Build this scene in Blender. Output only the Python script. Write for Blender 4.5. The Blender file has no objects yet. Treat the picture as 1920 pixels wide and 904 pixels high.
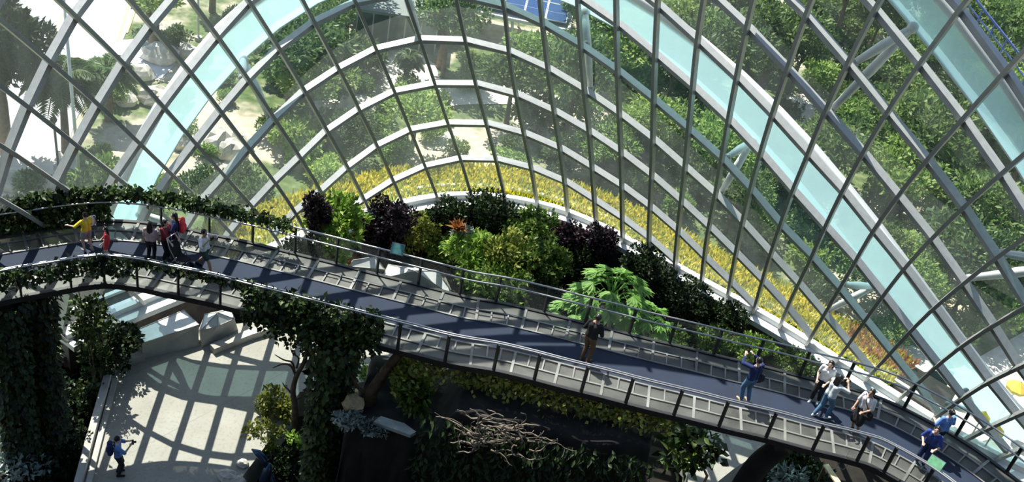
import bpy, bmesh, math, random
import numpy as np
from mathutils import Vector, Matrix, Euler
C = bpy.context.scene.collection
PI = math.pi
# ---------------------------------------------------------------- camera (photo 1920 x 904)
PW, PH, FPX = 1920.0, 904.0, 1965.0
RM = np.array([[0.979861, -0.199681, 0.0], [0.114582, 0.562271, -0.818976], [0.163534, 0.802483, 0.573828]])
CAM = np.array([0.0, 0.0, 26.0])
cam_d = bpy.data.cameras.new('camera'); cam_d.sensor_width = 36.0; cam_d.lens = 36.0*FPX/PW
cam_d.clip_start = 0.1; cam_d.clip_end = 600
cam = bpy.data.objects.new('camera', cam_d); C.objects.link(cam)
mw = Matrix.Identity(4)
for r in range(3):
    for c in range(3): mw[r][c] = RM[r][c]
    mw[r][3] = CAM[r]
cam.matrix_world = mw
bpy.context.scene.camera = cam
def ray(px, py):
    d = RM @ np.array([px-PW/2, -(py-PH/2), -FPX]); return d/np.linalg.norm(d)
def P(px, py, z=0.0):
    d = ray(px, py); t = (z-CAM[2])/d[2]; return Vector(CAM+d*t)
def PY(px, py, y):
    d = ray(px, py); t = (y-CAM[1])/d[1]; return Vector(CAM+d*t)
def proj(p):
    c = RM.T @ (np.array(p)-CAM); return (PW/2+FPX*c[0]/-c[2], PH/2-FPX*c[1]/-c[2])
# ---------------------------------------------------------------- materials
MATS = {}
def nodes(name):
    m = bpy.data.materials.new(name); m.use_nodes = True
    nt = m.node_tree; nt.nodes.clear()
    out = nt.nodes.new('ShaderNodeOutputMaterial')
    return m, nt, out
def N(nt, t, **kw):
    n = nt.nodes.new(t)
    for k, v in kw.items():
        if k in n.inputs: n.inputs[k].default_value = v
        else: setattr(n, k, v)
    return n
def ramp(nt, fac, stops):
    r = nt.nodes.new('ShaderNodeValToRGB')
    while len(r.color_ramp.elements) < len(stops): r.color_ramp.elements.new(0.5)
    for e, (p, c) in zip(r.color_ramp.elements, stops):
        e.position = p; e.color = (*c, 1)
    nt.links.new(fac, r.inputs['Fac']); return r.outputs['Color']
def plain(name, col, rough=0.5, metal=0.0, var=0.12, scale=6.0, bump=0.0):
    """principled colour broken up by a little noise"""
    m, nt, out = nodes(name)
    b = N(nt, 'ShaderNodeBsdfPrincipled', Roughness=rough, Metallic=metal)
    tc = N(nt, 'ShaderNodeTexCoord'); nz = N(nt, 'ShaderNodeTexNoise', Scale=scale, Detail=4.0)
    nt.links.new(tc.outputs['Object'], nz.inputs['Vector'])
    lo = tuple(max(0, c*(1-var)) for c in col); hi = tuple(min(1, c*(1+var)) for c in col)
    nt.links.new(ramp(nt, nz.outputs['Fac'], [(0.3, lo), (0.7, hi)]), b.inputs['Base Color'])
    if bump:
        bp = N(nt, 'ShaderNodeBump', Strength=bump, Distance=0.05)
        nt.links.new(nz.outputs['Fac'], bp.inputs['Height']); nt.links.new(bp.outputs['Normal'], b.inputs['Normal'])
    nt.links.new(b.outputs[0], out.inputs[0]); MATS[name] = m; return m
def leaf(name, c1, c2, c3=None, trans=0.35, objvar=0.25, rough=0.45):
    """leaves: colour varies from leaf to leaf and from plant to plant, light shines through"""
    m, nt, out = nodes(name)
    g = N(nt, 'ShaderNodeNewGeometry'); oi = N(nt, 'ShaderNodeObjectInfo')
    stops = [(0.0, c1), (1.0, c2)] if c3 is None else [(0.0, c1), (0.65, c2), (1.0, c3)]
    col = ramp(nt, g.outputs['Random Per Island'], stops)
    hs = N(nt, 'ShaderNodeHueSaturation')
    mr = N(nt, 'ShaderNodeMapRange'); mr.inputs['To Min'].default_value = 1-objvar; mr.inputs['To Max'].default_value = 1+objvar
    nt.links.new(oi.outputs['Random'], mr.inputs['Value']); nt.links.new(mr.outputs[0], hs.inputs['Value'])
    nt.links.new(col, hs.inputs['Color'])
    b = N(nt, 'ShaderNodeBsdfPrincipled', Roughness=rough)
    b.inputs['Specular IOR Level'].default_value = 0.35
    t = N(nt, 'ShaderNodeBsdfTranslucent'); mx = N(nt, 'ShaderNodeMixShader', Fac=trans)
    nt.links.new(hs.outputs[0], b.inputs['Base Color']); nt.links.new(hs.outputs[0], t.inputs['Color'])
    nt.links.new(b.outputs[0], mx.inputs[1]); nt.links.new(t.outputs[0], mx.inputs[2])
    nt.links.new(mx.outputs[0], out.inputs[0]); MATS[name] = m; return m
def glass_mat(name, tint, gloss=0.10, haze=0.06, hazecol=(0.8, 0.88, 0.85), streak=True):
    m, nt, out = nodes(name)
    tr = N(nt, 'ShaderNodeBsdfTransparent'); tr.inputs['Color'].default_value = (*tint, 1)
    gl = N(nt, 'ShaderNodeBsdfGlossy', Roughness=0.05); gl.inputs['Color'].default_value = (1, 1, 1, 1)
    df = N(nt, 'ShaderNodeBsdfTranslucent'); df.inputs['Color'].default_value = (*hazecol, 1)  # pale translucent veil mixed into the glass to imitate haze
    lw = N(nt, 'ShaderNodeLayerWeight', Blend=0.35)
    mu = N(nt, 'ShaderNodeMath', operation='MULTIPLY'); mu.inputs[1].default_value = gloss*3
    nt.links.new(lw.outputs['Fresnel'], mu.inputs[0])
    m1 = N(nt, 'ShaderNodeMixShader'); m2 = N(nt, 'ShaderNodeMixShader', Fac=haze)
    nt.links.new(mu.outputs[0], m1.inputs[0]); nt.links.new(tr.outputs[0], m1.inputs[1]); nt.links.new(gl.outputs[0], m1.inputs[2])
    if streak:
        tc = N(nt, 'ShaderNodeTexCoord'); mp = N(nt, 'ShaderNodeMapping'); mp.inputs['Scale'].default_value = (0.9, 0.9, 0.12)
        nz = N(nt, 'ShaderNodeTexNoise', Scale=1.6, Detail=5.0)
        mr = N(nt, 'ShaderNodeMapRange'); mr.inputs['From Min'].default_value = 0.35; mr.inputs['From Max'].default_value = 0.75
        mr.inputs['To Min'].default_value = haze*0.75; mr.inputs['To Max'].default_value = haze*1.45
        nt.links.new(tc.outputs['Object'], mp.inputs[0]); nt.links.new(mp.outputs[0], nz.inputs['Vector'])
        nt.links.new(nz.outputs['Fac'], mr.inputs['Value']); nt.links.new(mr.outputs[0], m2.inputs[0])
    nt.links.new(m1.outputs[0], m2.inputs[1]); nt.links.new(df.outputs[0], m2.inputs[2])
    nt.links.new(m2.outputs[0], out.inputs[0]); MATS[name] = m; return m
# ---------------------------------------------------------------- mesh helpers
def mesh_obj(name, verts, faces, mat, parent=None, smooth=False):
    me = bpy.data.meshes.new(name); me.from_pydata([tuple(v) for v in verts], [], faces); me.update()
    if mat is not None: me.materials.append(mat)
    if smooth: me.polygons.foreach_set('use_smooth', [True]*len(me.polygons))
    o = bpy.data.objects.new(name, me); C.objects.link(o)
    if parent is not None: o.parent = parent
    return o
class MB:
    """collects boxes, bars, tubes; build() links them as one mesh object"""
    def __init__(s): s.v = []; s.f = []
    def add(s, vs, fs):
        b = len(s.v); s.v += [tuple(v) for v in vs]; s.f += [tuple(b+i for i in f) for f in fs]
    def box(s, c, d, rot=0.0):
        x, y, z = (k/2 for k in d); ca, sa = math.cos(rot), math.sin(rot); vs = []
        for sx, sy, sz in ((-1,-1,-1),(1,-1,-1),(1,1,-1),(-1,1,-1),(-1,-1,1),(1,-1,1),(1,1,1),(-1,1,1)):
            a, b = sx*x, sy*y; vs.append((c[0]+a*ca-b*sa, c[1]+a*sa+b*ca, c[2]+sz*z))
        s.add(vs, [(0,3,2,1),(4,5,6,7),(0,1,5,4),(1,2,6,5),(2,3,7,6),(3,0,4,7)])
    def sweep(s, pts, secs, closed_sec=True, cap=True):
        """pts: list of section vertex lists (same length)"""
        n = len(secs[0]); vs = [v for sec in secs for v in sec]; fs = []
        for k in range(len(secs)-1):
            for q in range(n if closed_sec else n-1):
                a = k*n+q; b = k*n+(q+1) % n
                fs.append((a, b, b+n, a+n))
        if cap and closed_sec:
            fs.append(tuple(reversed(range(n)))); fs.append(tuple((len(secs)-1)*n+q for q in range(n)))
        s.add(vs, fs)
    def bar(s, pts, w, h, up=None, off=0.0):
        """rectangular bar along pts; w sideways, h along up (vector, or one per point), off along up"""
        pts = [Vector(p) for p in pts]; secs = []
        for k, p in enumerate(pts):
            t = (pts[min(k+1, len(pts)-1)]-pts[max(k-1, 0)]).normalized()
            u = Vector(up[k]) if isinstance(up, list) else Vector(up or (0, 0, 1))
            sd = t.cross(u)
            if sd.length < 1e-5: sd = t.cross(Vector((1, 0, 0)))
            sd.normalize(); u = sd.cross(t).normalized(); p = p+u*off
            secs.append([p+sd*w/2+u*h/2, p-sd*w/2+u*h/2, p-sd*w/2-u*h/2, p+sd*w/2-u*h/2])
        s.sweep(pts, secs)
    def tube(s, pts, r, n=8):
        pts = [Vector(p) for p in pts]; secs = []; ref = None
        for k, p in enumerate(pts):
            t = (pts[min(k+1, len(pts)-1)]-pts[max(k-1, 0)])
            t = t.normalized() if t.length > 1e-9 else Vector((0, 0, 1))
            if ref is None or abs(ref.dot(t)) > 0.95: ref = Vector((0, 0, 1)) if abs(t.z) < 0.9 else Vector((1, 0, 0))
            a = t.cross(ref).normalized(); b = t.cross(a).normalized(); ref = a.cross(t)*-1 if False else ref
            rr = r[k] if isinstance(r, (list, tuple)) else r
            secs.append([p+a*rr*math.cos(2*PI*q/n)+b*rr*math.sin(2*PI*q/n) for q in range(n)])
        s.sweep(pts, secs)
    def ball(s, c, r, nu=10, nv=7, jit=0.0, rng=None):
        rx, ry, rz = r if isinstance(r, (tuple, list)) else (r, r, r); vs = [(c[0], c[1], c[2]-rz)]; fs = []
        for a in range(1, nv):
            th = PI*a/nv
            for q in range(nu):
                k = 1+(rng.uniform(-jit, jit) if rng else 0)
                vs.append((c[0]+rx*k*math.sin(th)*math.cos(2*PI*q/nu), c[1]+ry*k*math.sin(th)*math.sin(2*PI*q/nu), c[2]-rz*k*math.cos(th)))
        vs.append((c[0], c[1], c[2]+rz)); L = len(vs)-1
        for q in range(nu):
            fs.append((0, 1+(q+1) % nu, 1+q)); fs.append((L, 1+(nv-2)*nu+q, 1+(nv-2)*nu+(q+1) % nu))
            for a in range(nv-2):
                b = 1+a*nu; fs.append((b+q, b+(q+1) % nu, b+nu+(q+1) % nu, b+nu+q))
        s.add(vs, fs)
    def build(s, name, mat, parent=None, smooth=False):
        return mesh_obj(name, s.v, s.f, mat, parent, smooth)
def tag(o, label, cat, group=None, kind=None):
    if label: o['label'] = label
    if cat: o['category'] = cat
    if group: o['group'] = group
    if kind: o['kind'] = kind
    return o
def struct(o): o['kind'] = 'structure'; return o
def empty(name, loc, rz=0.0):
    o = bpy.data.objects.new(name, None); C.objects.link(o); o.location = loc; o.rotation_euler = (0, 0, rz); o.empty_display_size = 0.2
    return o
def copy_tree(o, parent=None):
    kids = list(o.children); c = o.copy(); C.objects.link(c)
    if parent is not None: c.parent = parent
    for k in kids: copy_tree(k, c)
    return c
def smoothline(pts, n):
    """Catmull-Rom resample to n points even in arc length"""
    pts = [Vector(p) for p in pts]; out = []
    for k in range(len(pts)-1):
        p0, p1, p2, p3 = pts[max(k-1, 0)], pts[k], pts[k+1], pts[min(k+2, len(pts)-1)]
        for q in range(12):
            t = q/12; out.append(0.5*((2*p1)+(p2-p0)*t+(2*p0-5*p1+4*p2-p3)*t*t+(3*p1-p0-3*p2+p3)*t**3))
    out.append(pts[-1]); d = [0.0]
    for a, b in zip(out, out[1:]): d.append(d[-1]+(b-a).length)
    res = []; j = 0
    for k in range(n):
        s = d[-1]*k/(n-1)
        while j < len(d)-2 and d[j+1] < s: j += 1
        t = (s-d[j])/max(1e-9, d[j+1]-d[j]); res.append(out[j].lerp(out[j+1], min(1, max(0, t))))
    return res
# ---------------------------------------------------------------- foliage
def leaf_arrays(pos, dirs, nrm, L, W, fold=0.18):
    """diamond leaves: pos base, dirs unit, nrm approx normal; L, W arrays"""
    n = len(pos); side = np.cross(dirs, nrm); side /= np.linalg.norm(side, axis=1)[:, None]+1e-9
    up = np.cross(side, dirs)
    L = np.asarray(L).reshape(-1, 1); W = np.asarray(W).reshape(-1, 1)
    mid = pos+dirs*L*0.45+up*L*fold*0.5
    v = np.empty((n, 4, 3)); v[:, 0] = pos; v[:, 1] = mid+side*W*0.5; v[:, 2] = pos+dirs*L-up*L*fold*0.4; v[:, 3] = mid-side*W*0.5
    b = np.arange(n)[:, None]*4
    f = np.concatenate([b+np.array([[0, 1, 2]]), b+np.array([[0, 2, 3]])], 1).reshape(-1, 3)
    return v.reshape(-1, 3), f
def arr_obj(name, v, f, mat, parent=None, data_only=False):
    me = bpy.data.meshes.new(name); k = f.shape[1]
    me.vertices.add(len(v)); me.vertices.foreach_set('co', np.ascontiguousarray(v, dtype=np.float32).ravel())
    me.loops.add(f.size); me.loops.foreach_set('vertex_index', np.ascontiguousarray(f, dtype=np.int32).ravel())
    me.polygons.add(len(f)); me.polygons.foreach_set('loop_start', np.arange(0, f.size, k, dtype=np.int32))
    me.update(calc_edges=True)
    if mat is not None: me.materials.append(mat)
    if data_only: return me
    o = bpy.data.objects.new(name, me); C.objects.link(o)
    if parent is not None: o.parent = parent
    return o
def blob_leaves(blobs, n, L, W, seed, shell=0.55, out=0.8, up=0.25, droop=0.0, clip=None):
    """leaves through ellipsoid blobs [(x,y,z,rx,ry,rz)]"""
    r = np.random.RandomState(seed); B = np.array(blobs, float)
    w = (B[:, 3]*B[:, 4]*B[:, 5])**(2/3); k = r.choice(len(B), n, p=w/w.sum())
    d = r.normal(size=(n, 3)); d /= np.linalg.norm(d, axis=1)[:, None]
    rad = shell+(1-shell)*r.rand(n)**0.6
    pos = B[k, :3]+d*B[k, 3:]*rad[:, None]
    dr = d*out+r.normal(size=(n, 3))*0.55; dr[:, 2] += up-droop; dr /= np.linalg.norm(dr, axis=1)[:, None]
    nm = d*0.6+r.normal(size=(n, 3))*0.5; nm[:, 2] += 0.7
    s = r.uniform(0.65, 1.25, n)
    return leaf_arrays(pos, dr, nm, L*s, W*s)
def bush_blobs(rx, ry, rz, seed, lumps=9):
    r = random.Random(seed); out = [(0, 0, rz, rx*0.6, ry*0.6, rz*0.8)]; lumps += 3
    for q in range(lumps):
        a = 2*PI*q/lumps+r.uniform(-.4, .4); e = r.uniform(-0.5, 0.9); k = r.uniform(0.2, 0.44)
        g = r.uniform(.5, .86); out.append((rx*g*math.cos(a)*math.cos(e), ry*g*math.sin(a)*math.cos(e), rz+rz*g*math.sin(e), rx*k, ry*k, rz*k))
    return out
def frond(mb_list, base, az, length, rise, droop, nl, ll, lw, rng):
    """pinnate frond appended as (v,f) leaflets; returns the rib points"""
    pts = []; d = Vector((math.cos(az), math.sin(az), 0))
    for q in range(9):
        t = q/8; pts.append(Vector(base)+d*length*t*(1-0.12*t)+Vector((0, 0, rise*t-droop*t*t)))
    pos, dr, nm, LL, WW = [], [], [], [], []
    for q in range(nl):
        t = 0.12+0.88*(q+0.5)/nl; k = min(7, int(t*8)); p = pts[k].lerp(pts[k+1], t*8-k); tg = (pts[k+1]-pts[k]).normalized()
        sd = tg.cross(Vector((0, 0, 1))).normalized(); l = ll*(0.45+0.9*math.sin(PI*min(1, t*0.9+0.1)))
        for s in (-1, 1):
            v = (sd*s+tg*0.55+Vector((0, 0, -0.15+rng.uniform(-.1, .1)))).normalized()
            pos.append(p); dr.append(v); nm.append((0.0, 0.0, 1.0)); LL.append(l); WW.append(lw)
    mb_list.append(leaf_arrays(np.array(pos), np.array(dr), np.array(nm), LL, WW))
    return pts
def merge(parts):
    V = []; Fs = []; b = 0
    for v, f in parts: V.append(v); Fs.append(f+b); b += len(v)
    return np.concatenate(V), np.concatenate(Fs)
def at(v, p): return v+np.array(p)[None, :]
SUN, SKY, EXPO = 8.0, 0.16, 0.0
# grid of glass-shell nodes in units of 2 cm: x, y, z blocks, 37 mullions by 17 rings
GRID = [
-451, -512, -565, -611, -650, -682, -706, -724, -734, -739, -738, -732, -722, -707, -689, -669, -645, -452, -507, -555, -597, -632, -661, -685, -703, -716, 
-725, -730, -732, -732, -730, -728, -724, -719, -453, -500, -542, -579, -611, -639, -662, -681, -697, -709, -720, -730, -740, -749, -759, -769, -778, -453, 
-490, -525, -558, -587, -614, -638, -658, -676, -692, -709, -726, -744, -763, -783, -803, -823, -452, -478, -505, -533, -561, -587, -611, -633, -653, -673, 
-696, -720, -746, -772, -799, -826, -853, -449, -463, -482, -506, -533, -559, -584, -606, -628, -654, -683, -713, -744, -775, -806, -837, -868, -439, -445, 
-458, -476, -503, -531, -555, -577, -604, -635, -669, -702, -736, -770, -803, -836, -868, -418, -422, -432, -448, -471, -498, -525, -551, -581, -616, -651, 
-687, -722, -756, -789, -822, -855, -383, -390, -400, -415, -439, -468, -496, -524, -557, -592, -628, -663, -697, -731, -763, -796, -828, -335, -344, -357, 
-376, -404, -436, -466, -497, -530, -564, -597, -630, -662, -694, -725, -757, -789, -276, -290, -311, -337, -368, -399, -431, -465, -497, -527, -557, -586, 
-616, -646, -676, -707, -738, -210, -235, -262, -292, -322, -353, -388, -421, -451, -478, -504, -531, -559, -587, -616, -646, -675, -142, -174, -205, -237, 
-267, -299, -332, -362, -389, -415, -440, -466, -493, -520, -547, -575, -603, -75, -107, -137, -168, -198, -229, -259, -287, -313, -339, -366, -392, -418, 
-444, -470, -495, -520, -7, -35, -64, -93, -123, -151, -176, -201, -229, -257, -285, -312, -337, -362, -385, -407, -428, 64, 39, 13, -15, -44, -71, -91, 
-117, -146, -174, -202, -228, -252, -274, -294, -312, -329, 135, 112, 88, 62, 34, 6, -20, -43, -68, -93, -118, -141, -162, -181, -198, -212, -224, 206, 
182, 157, 132, 107, 79, 53, 29, 7, -15, -35, -55, -72, -87, -98, -107, -113, 277, 248, 221, 197, 174, 149, 125, 101, 80, 62, 45, 30, 18, 9, 2, 0, 1, 346, 
313, 284, 260, 239, 217, 195, 174, 154, 137, 124, 113, 106, 102, 103, 107, 116, 413, 378, 348, 324, 303, 283, 263, 244, 226, 212, 201, 194, 192, 194, 201, 
213, 229, 477, 443, 413, 387, 364, 346, 328, 311, 296, 283, 275, 272, 274, 282, 295, 314, 338, 538, 506, 476, 450, 426, 405, 387, 372, 360, 352, 347, 347, 
353, 366, 385, 409, 439, 596, 565, 537, 512, 489, 468, 450, 435, 425, 417, 415, 418, 428, 445, 468, 496, 529, 649, 622, 597, 573, 551, 531, 515, 499, 488, 
481, 479, 485, 499, 518, 542, 572, 607, 698, 676, 654, 633, 613, 594, 577, 562, 548, 542, 542, 549, 562, 581, 606, 636, 671, 744, 726, 709, 691, 673, 656, 
638, 622, 609, 603, 602, 607, 619, 636, 659, 687, 721, 787, 774, 761, 747, 733, 718, 701, 684, 671, 664, 660, 662, 669, 683, 703, 727, 756, 828, 820, 812, 
802, 791, 780, 766, 748, 733, 723, 716, 714, 716, 725, 738, 756, 779, 867, 865, 861, 855, 848, 839, 827, 811, 795, 781, 771, 764, 761, 762, 767, 776, 789, 
905, 909, 910, 908, 903, 896, 886, 875, 860, 842, 827, 813, 803, 795, 790, 788, 789, 944, 953, 958, 960, 959, 954, 947, 936, 921, 903, 883, 863, 844, 826, 
810, 795, 781, 982, 997, 1007, 1013, 1015, 1013, 1007, 996, 981, 961, 937, 911, 884, 855, 826, 796, 766, 1021, 1042, 1057, 1067, 1073, 1073, 1067, 1056, 
1039, 1017, 989, 957, 921, 882, 840, 795, 747, 1061, 1088, 1108, 1122, 1130, 1132, 1127, 1115, 1096, 1070, 1038, 1000, 955, 905, 850, 790, 724, 1102, 1134, 
1160, 1178, 1188, 1191, 1186, 1173, 1151, 1122, 1085, 1040, 986, 926, 857, 782, 699, 1144, 1183, 1212, 1234, 1246, 1250, 1245, 1230, 1206, 1172, 1129, 
1076, 1014, 943, 861, 771, 672, 1474, 1474, 1464, 1444, 1413, 1372, 1320, 1256, 1181, 1094, 995, 884, 762, 628, 484, 330, 166, 1516, 1507, 1488, 1461, 
1424, 1378, 1322, 1257, 1182, 1097, 1002, 899, 788, 669, 542, 408, 267, 1558, 1540, 1514, 1480, 1438, 1387, 1328, 1260, 1185, 1103, 1014, 919, 819, 714, 
604, 488, 368, 1600, 1574, 1541, 1501, 1454, 1399, 1337, 1267, 1192, 1113, 1030, 944, 855, 764, 669, 571, 471, 1642, 1609, 1570, 1524, 1472, 1414, 1348, 
1277, 1203, 1128, 1052, 976, 898, 818, 738, 656, 573, 1684, 1645, 1600, 1548, 1491, 1431, 1362, 1290, 1219, 1150, 1081, 1013, 946, 878, 811, 743, 675, 
1726, 1680, 1630, 1574, 1513, 1447, 1378, 1310, 1244, 1180, 1118, 1058, 1000, 942, 886, 830, 776, 1769, 1715, 1658, 1598, 1534, 1467, 1402, 1339, 1279, 
1220, 1163, 1110, 1059, 1010, 963, 918, 875, 1814, 1750, 1686, 1623, 1559, 1495, 1434, 1376, 1320, 1266, 1216, 1168, 1123, 1081, 1042, 1005, 970, 1858, 
1788, 1719, 1654, 1592, 1532, 1475, 1420, 1368, 1319, 1273, 1230, 1190, 1153, 1120, 1090, 1063, 1899, 1828, 1759, 1695, 1634, 1577, 1522, 1469, 1420, 1374, 
1332, 1293, 1257, 1225, 1197, 1172, 1150, 1937, 1867, 1801, 1739, 1679, 1622, 1570, 1520, 1474, 1430, 1391, 1355, 1323, 1294, 1270, 1250, 1233, 1970, 1905, 
1841, 1781, 1722, 1667, 1616, 1568, 1524, 1483, 1446, 1413, 1384, 1359, 1339, 1322, 1309, 1996, 1934, 1873, 1813, 1756, 1704, 1655, 1610, 1568, 1530, 1496, 
1465, 1439, 1418, 1400, 1387, 1378, 2012, 1951, 1891, 1833, 1779, 1729, 1684, 1641, 1602, 1567, 1536, 1509, 1486, 1468, 1454, 1444, 1439, 2016, 1954, 1894, 
1837, 1786, 1740, 1698, 1659, 1624, 1592, 1565, 1541, 1522, 1507, 1497, 1491, 1490, 2009, 1945, 1885, 1830, 1780, 1737, 1698, 1663, 1632, 1605, 1581, 1562, 
1546, 1535, 1529, 1527, 1529, 1992, 1928, 1867, 1814, 1766, 1724, 1687, 1655, 1628, 1604, 1585, 1569, 1558, 1551, 1548, 1550, 1556, 1969, 1907, 1849, 1796, 
1747, 1704, 1667, 1637, 1612, 1592, 1575, 1564, 1556, 1553, 1554, 1559, 1568, 1946, 1886, 1831, 1777, 1725, 1681, 1643, 1612, 1587, 1568, 1555, 1546, 1541, 
1541, 1545, 1553, 1565, 1930, 1870, 1813, 1757, 1704, 1657, 1617, 1584, 1557, 1538, 1525, 1517, 1515, 1516, 1522, 1532, 1546, 1922, 1859, 1798, 1740, 1686, 
1636, 1593, 1555, 1524, 1502, 1488, 1480, 1477, 1479, 1485, 1496, 1511, 1921, 1854, 1790, 1729, 1671, 1618, 1570, 1528, 1492, 1464, 1446, 1435, 1430, 1430, 
1435, 1445, 1460, 1923, 1854, 1787, 1722, 1660, 1600, 1546, 1500, 1460, 1427, 1403, 1386, 1376, 1372, 1374, 1381, 1394, 1928, 1856, 1786, 1718, 1652, 1588, 
1529, 1476, 1432, 1393, 1360, 1335, 1318, 1308, 1304, 1306, 1315, 1932, 1858, 1786, 1714, 1644, 1578, 1516, 1459, 1407, 1361, 1321, 1286, 1260, 1241, 1229, 
1223, 1224, 1933, 1858, 1783, 1710, 1639, 1571, 1506, 1444, 1387, 1334, 1285, 1241, 1204, 1174, 1151, 1135, 1125, 1930, 1854, 1780, 1707, 1636, 1566, 1497, 
1431, 1368, 1308, 1251, 1199, 1152, 1110, 1074, 1044, 1019, 1921, 1847, 1774, 1702, 1630, 1559, 1489, 1421, 1354, 1288, 1223, 1162, 1105, 1050, 1000, 954, 
911, 1907, 1837, 1767, 1696, 1625, 1554, 1484, 1414, 1344, 1272, 1201, 1131, 1062, 995, 929, 865, 803, 1889, 1824, 1757, 1690, 1621, 1552, 1482, 1411, 
1338, 1263, 1185, 1106, 1026, 945, 863, 780, 697, 1866, 1808, 1748, 1686, 1621, 1554, 1486, 1415, 1340, 1259, 1175, 1087, 995, 900, 802, 700, 596, 1839, 
1791, 1739, 1684, 1625, 1562, 1495, 1423, 1345, 1260, 1169, 1072, 969, 860, 746, 625, 500, 1810, 1774, 1732, 1684, 1631, 1573, 1507, 1435, 1354, 1265, 
1168, 1062, 947, 825, 695, 556, 410, 1779, 1756, 1726, 1687, 1641, 1586, 1523, 1450, 1366, 1273, 1169, 1055, 930, 794, 649, 493, 328, 1748, 1739, 1721, 
1692, 1653, 1603, 1541, 1468, 1382, 1284, 1174, 1051, 916, 768, 608, 436, 253, 1715, 1723, 1717, 1699, 1667, 1622, 1562, 1489, 1401, 1299, 1182, 1051, 
905, 746, 572, 385, 185, -819, -714, -608, -501, -393, -283, -173, -63, 48, 157, 265, 369, 470, 566, 659, 747, 830, -730, -620, -509, -398, -287, -176, 
-66, 44, 151, 256, 357, 454, 548, 638, 725, 808, 887, -645, -530, -415, -301, -188, -76, 33, 141, 244, 344, 440, 532, 620, 705, 786, 863, 936, -562, -443, 
-326, -210, -96, 16, 124, 227, 326, 421, 513, 601, 686, 766, 842, 913, 980, -482, -361, -242, -126, -11, 100, 204, 302, 397, 489, 578, 664, 745, 821, 892, 
958, 1018, -406, -283, -164, -48, 65, 174, 273, 366, 457, 548, 637, 720, 798, 870, 936, 996, 1049, -336, -213, -93, 21, 131, 234, 328, 420, 513, 603, 690, 
771, 846, 914, 974, 1028, 1074, -271, -151, -34, 78, 183, 282, 378, 472, 565, 654, 738, 816, 887, 951, 1006, 1054, 1093, -215, -99, 14, 122, 227, 328, 
425, 518, 610, 699, 781, 856, 923, 982, 1032, 1074, 1108, -170, -56, 53, 160, 267, 371, 469, 561, 652, 739, 819, 890, 953, 1007, 1053, 1090, 1119, -136, 
-21, 90, 199, 307, 411, 510, 605, 694, 776, 851, 918, 977, 1027, 1069, 1102, 1127, -111, 6, 121, 233, 339, 443, 545, 641, 729, 808, 879, 942, 996, 1043, 
1081, 1111, 1133, -93, 29, 146, 259, 367, 472, 574, 669, 754, 831, 899, 959, 1012, 1056, 1092, 1119, 1139, -80, 44, 162, 273, 382, 490, 591, 684, 769, 
845, 913, 972, 1023, 1066, 1100, 1127, 1145, -71, 50, 167, 278, 387, 493, 594, 688, 773, 851, 919, 979, 1031, 1074, 1108, 1135, 1153, -68, 48, 161, 270, 
378, 484, 585, 680, 768, 848, 919, 981, 1034, 1079, 1115, 1143, 1163, -74, 38, 149, 256, 361, 466, 567, 664, 755, 838, 913, 978, 1034, 1082, 1121, 1152, 
1174, -91, 21, 129, 236, 341, 444, 545, 644, 737, 823, 900, 970, 1031, 1083, 1126, 1161, 1186, -120, -2, 110, 218, 320, 421, 520, 619, 713, 801, 883, 957, 
1023, 1080, 1128, 1168, 1198, -155, -32, 86, 195, 296, 396, 492, 588, 683, 774, 860, 939, 1011, 1073, 1127, 1172, 1208, -193, -65, 54, 165, 266, 366, 463, 
558, 650, 743, 833, 917, 994, 1062, 1121, 1172, 1214, -232, -103, 16, 128, 234, 336, 433, 526, 617, 710, 802, 890, 971, 1044, 1109, 1166, 1214, -273, -145, 
-25, 89, 197, 300, 398, 492, 583, 673, 767, 856, 941, 1019, 1090, 1152, 1207, -316, -190, -68, 47, 156, 258, 355, 452, 545, 636, 726, 816, 904, 987, 1062, 
1130, 1191, -362, -236, -115, 1, 111, 215, 316, 412, 508, 598, 685, 774, 863, 948, 1026, 1099, 1166, -409, -285, -165, -50, 60, 167, 272, 371, 466, 558, 
645, 731, 817, 902, 983, 1061, 1134, -457, -336, -218, -103, 9, 118, 224, 325, 423, 516, 603, 687, 770, 854, 936, 1016, 1094, -505, -387, -271, -156, -42, 
68, 174, 276, 375, 468, 556, 641, 723, 806, 888, 969, 1050, -552, -437, -323, -209, -96, 14, 122, 225, 325, 418, 507, 592, 676, 759, 841, 922, 1003, -597, 
-486, -374, -263, -152, -41, 67, 173, 273, 366, 457, 545, 630, 714, 796, 877, 957, -638, -531, -423, -314, -205, -96, 13, 121, 222, 317, 409, 499, 586, 
671, 753, 835, 914, -676, -572, -468, -362, -255, -146, -37, 71, 174, 271, 365, 456, 544, 631, 714, 796, 875, -710, -610, -508, -404, -298, -191, -83, 
23, 127, 227, 323, 416, 506, 594, 678, 761, 840, -740, -642, -543, -441, -337, -232, -126, -21, 82, 184, 282, 378, 470, 560, 646, 730, 811, -766, -670, 
-572, -473, -371, -269, -165, -62, 42, 144, 244, 342, 436, 528, 617, 703, 786, -787, -693, -598, -500, -401, -301, -199, -97, 5, 107, 208, 308, 405, 499, 
591, 681, 767, -803, -711, -618, -523, -427, -329, -229, -128, -27, 75, 176, 276, 375, 473, 569, 662, 753, ]
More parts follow.
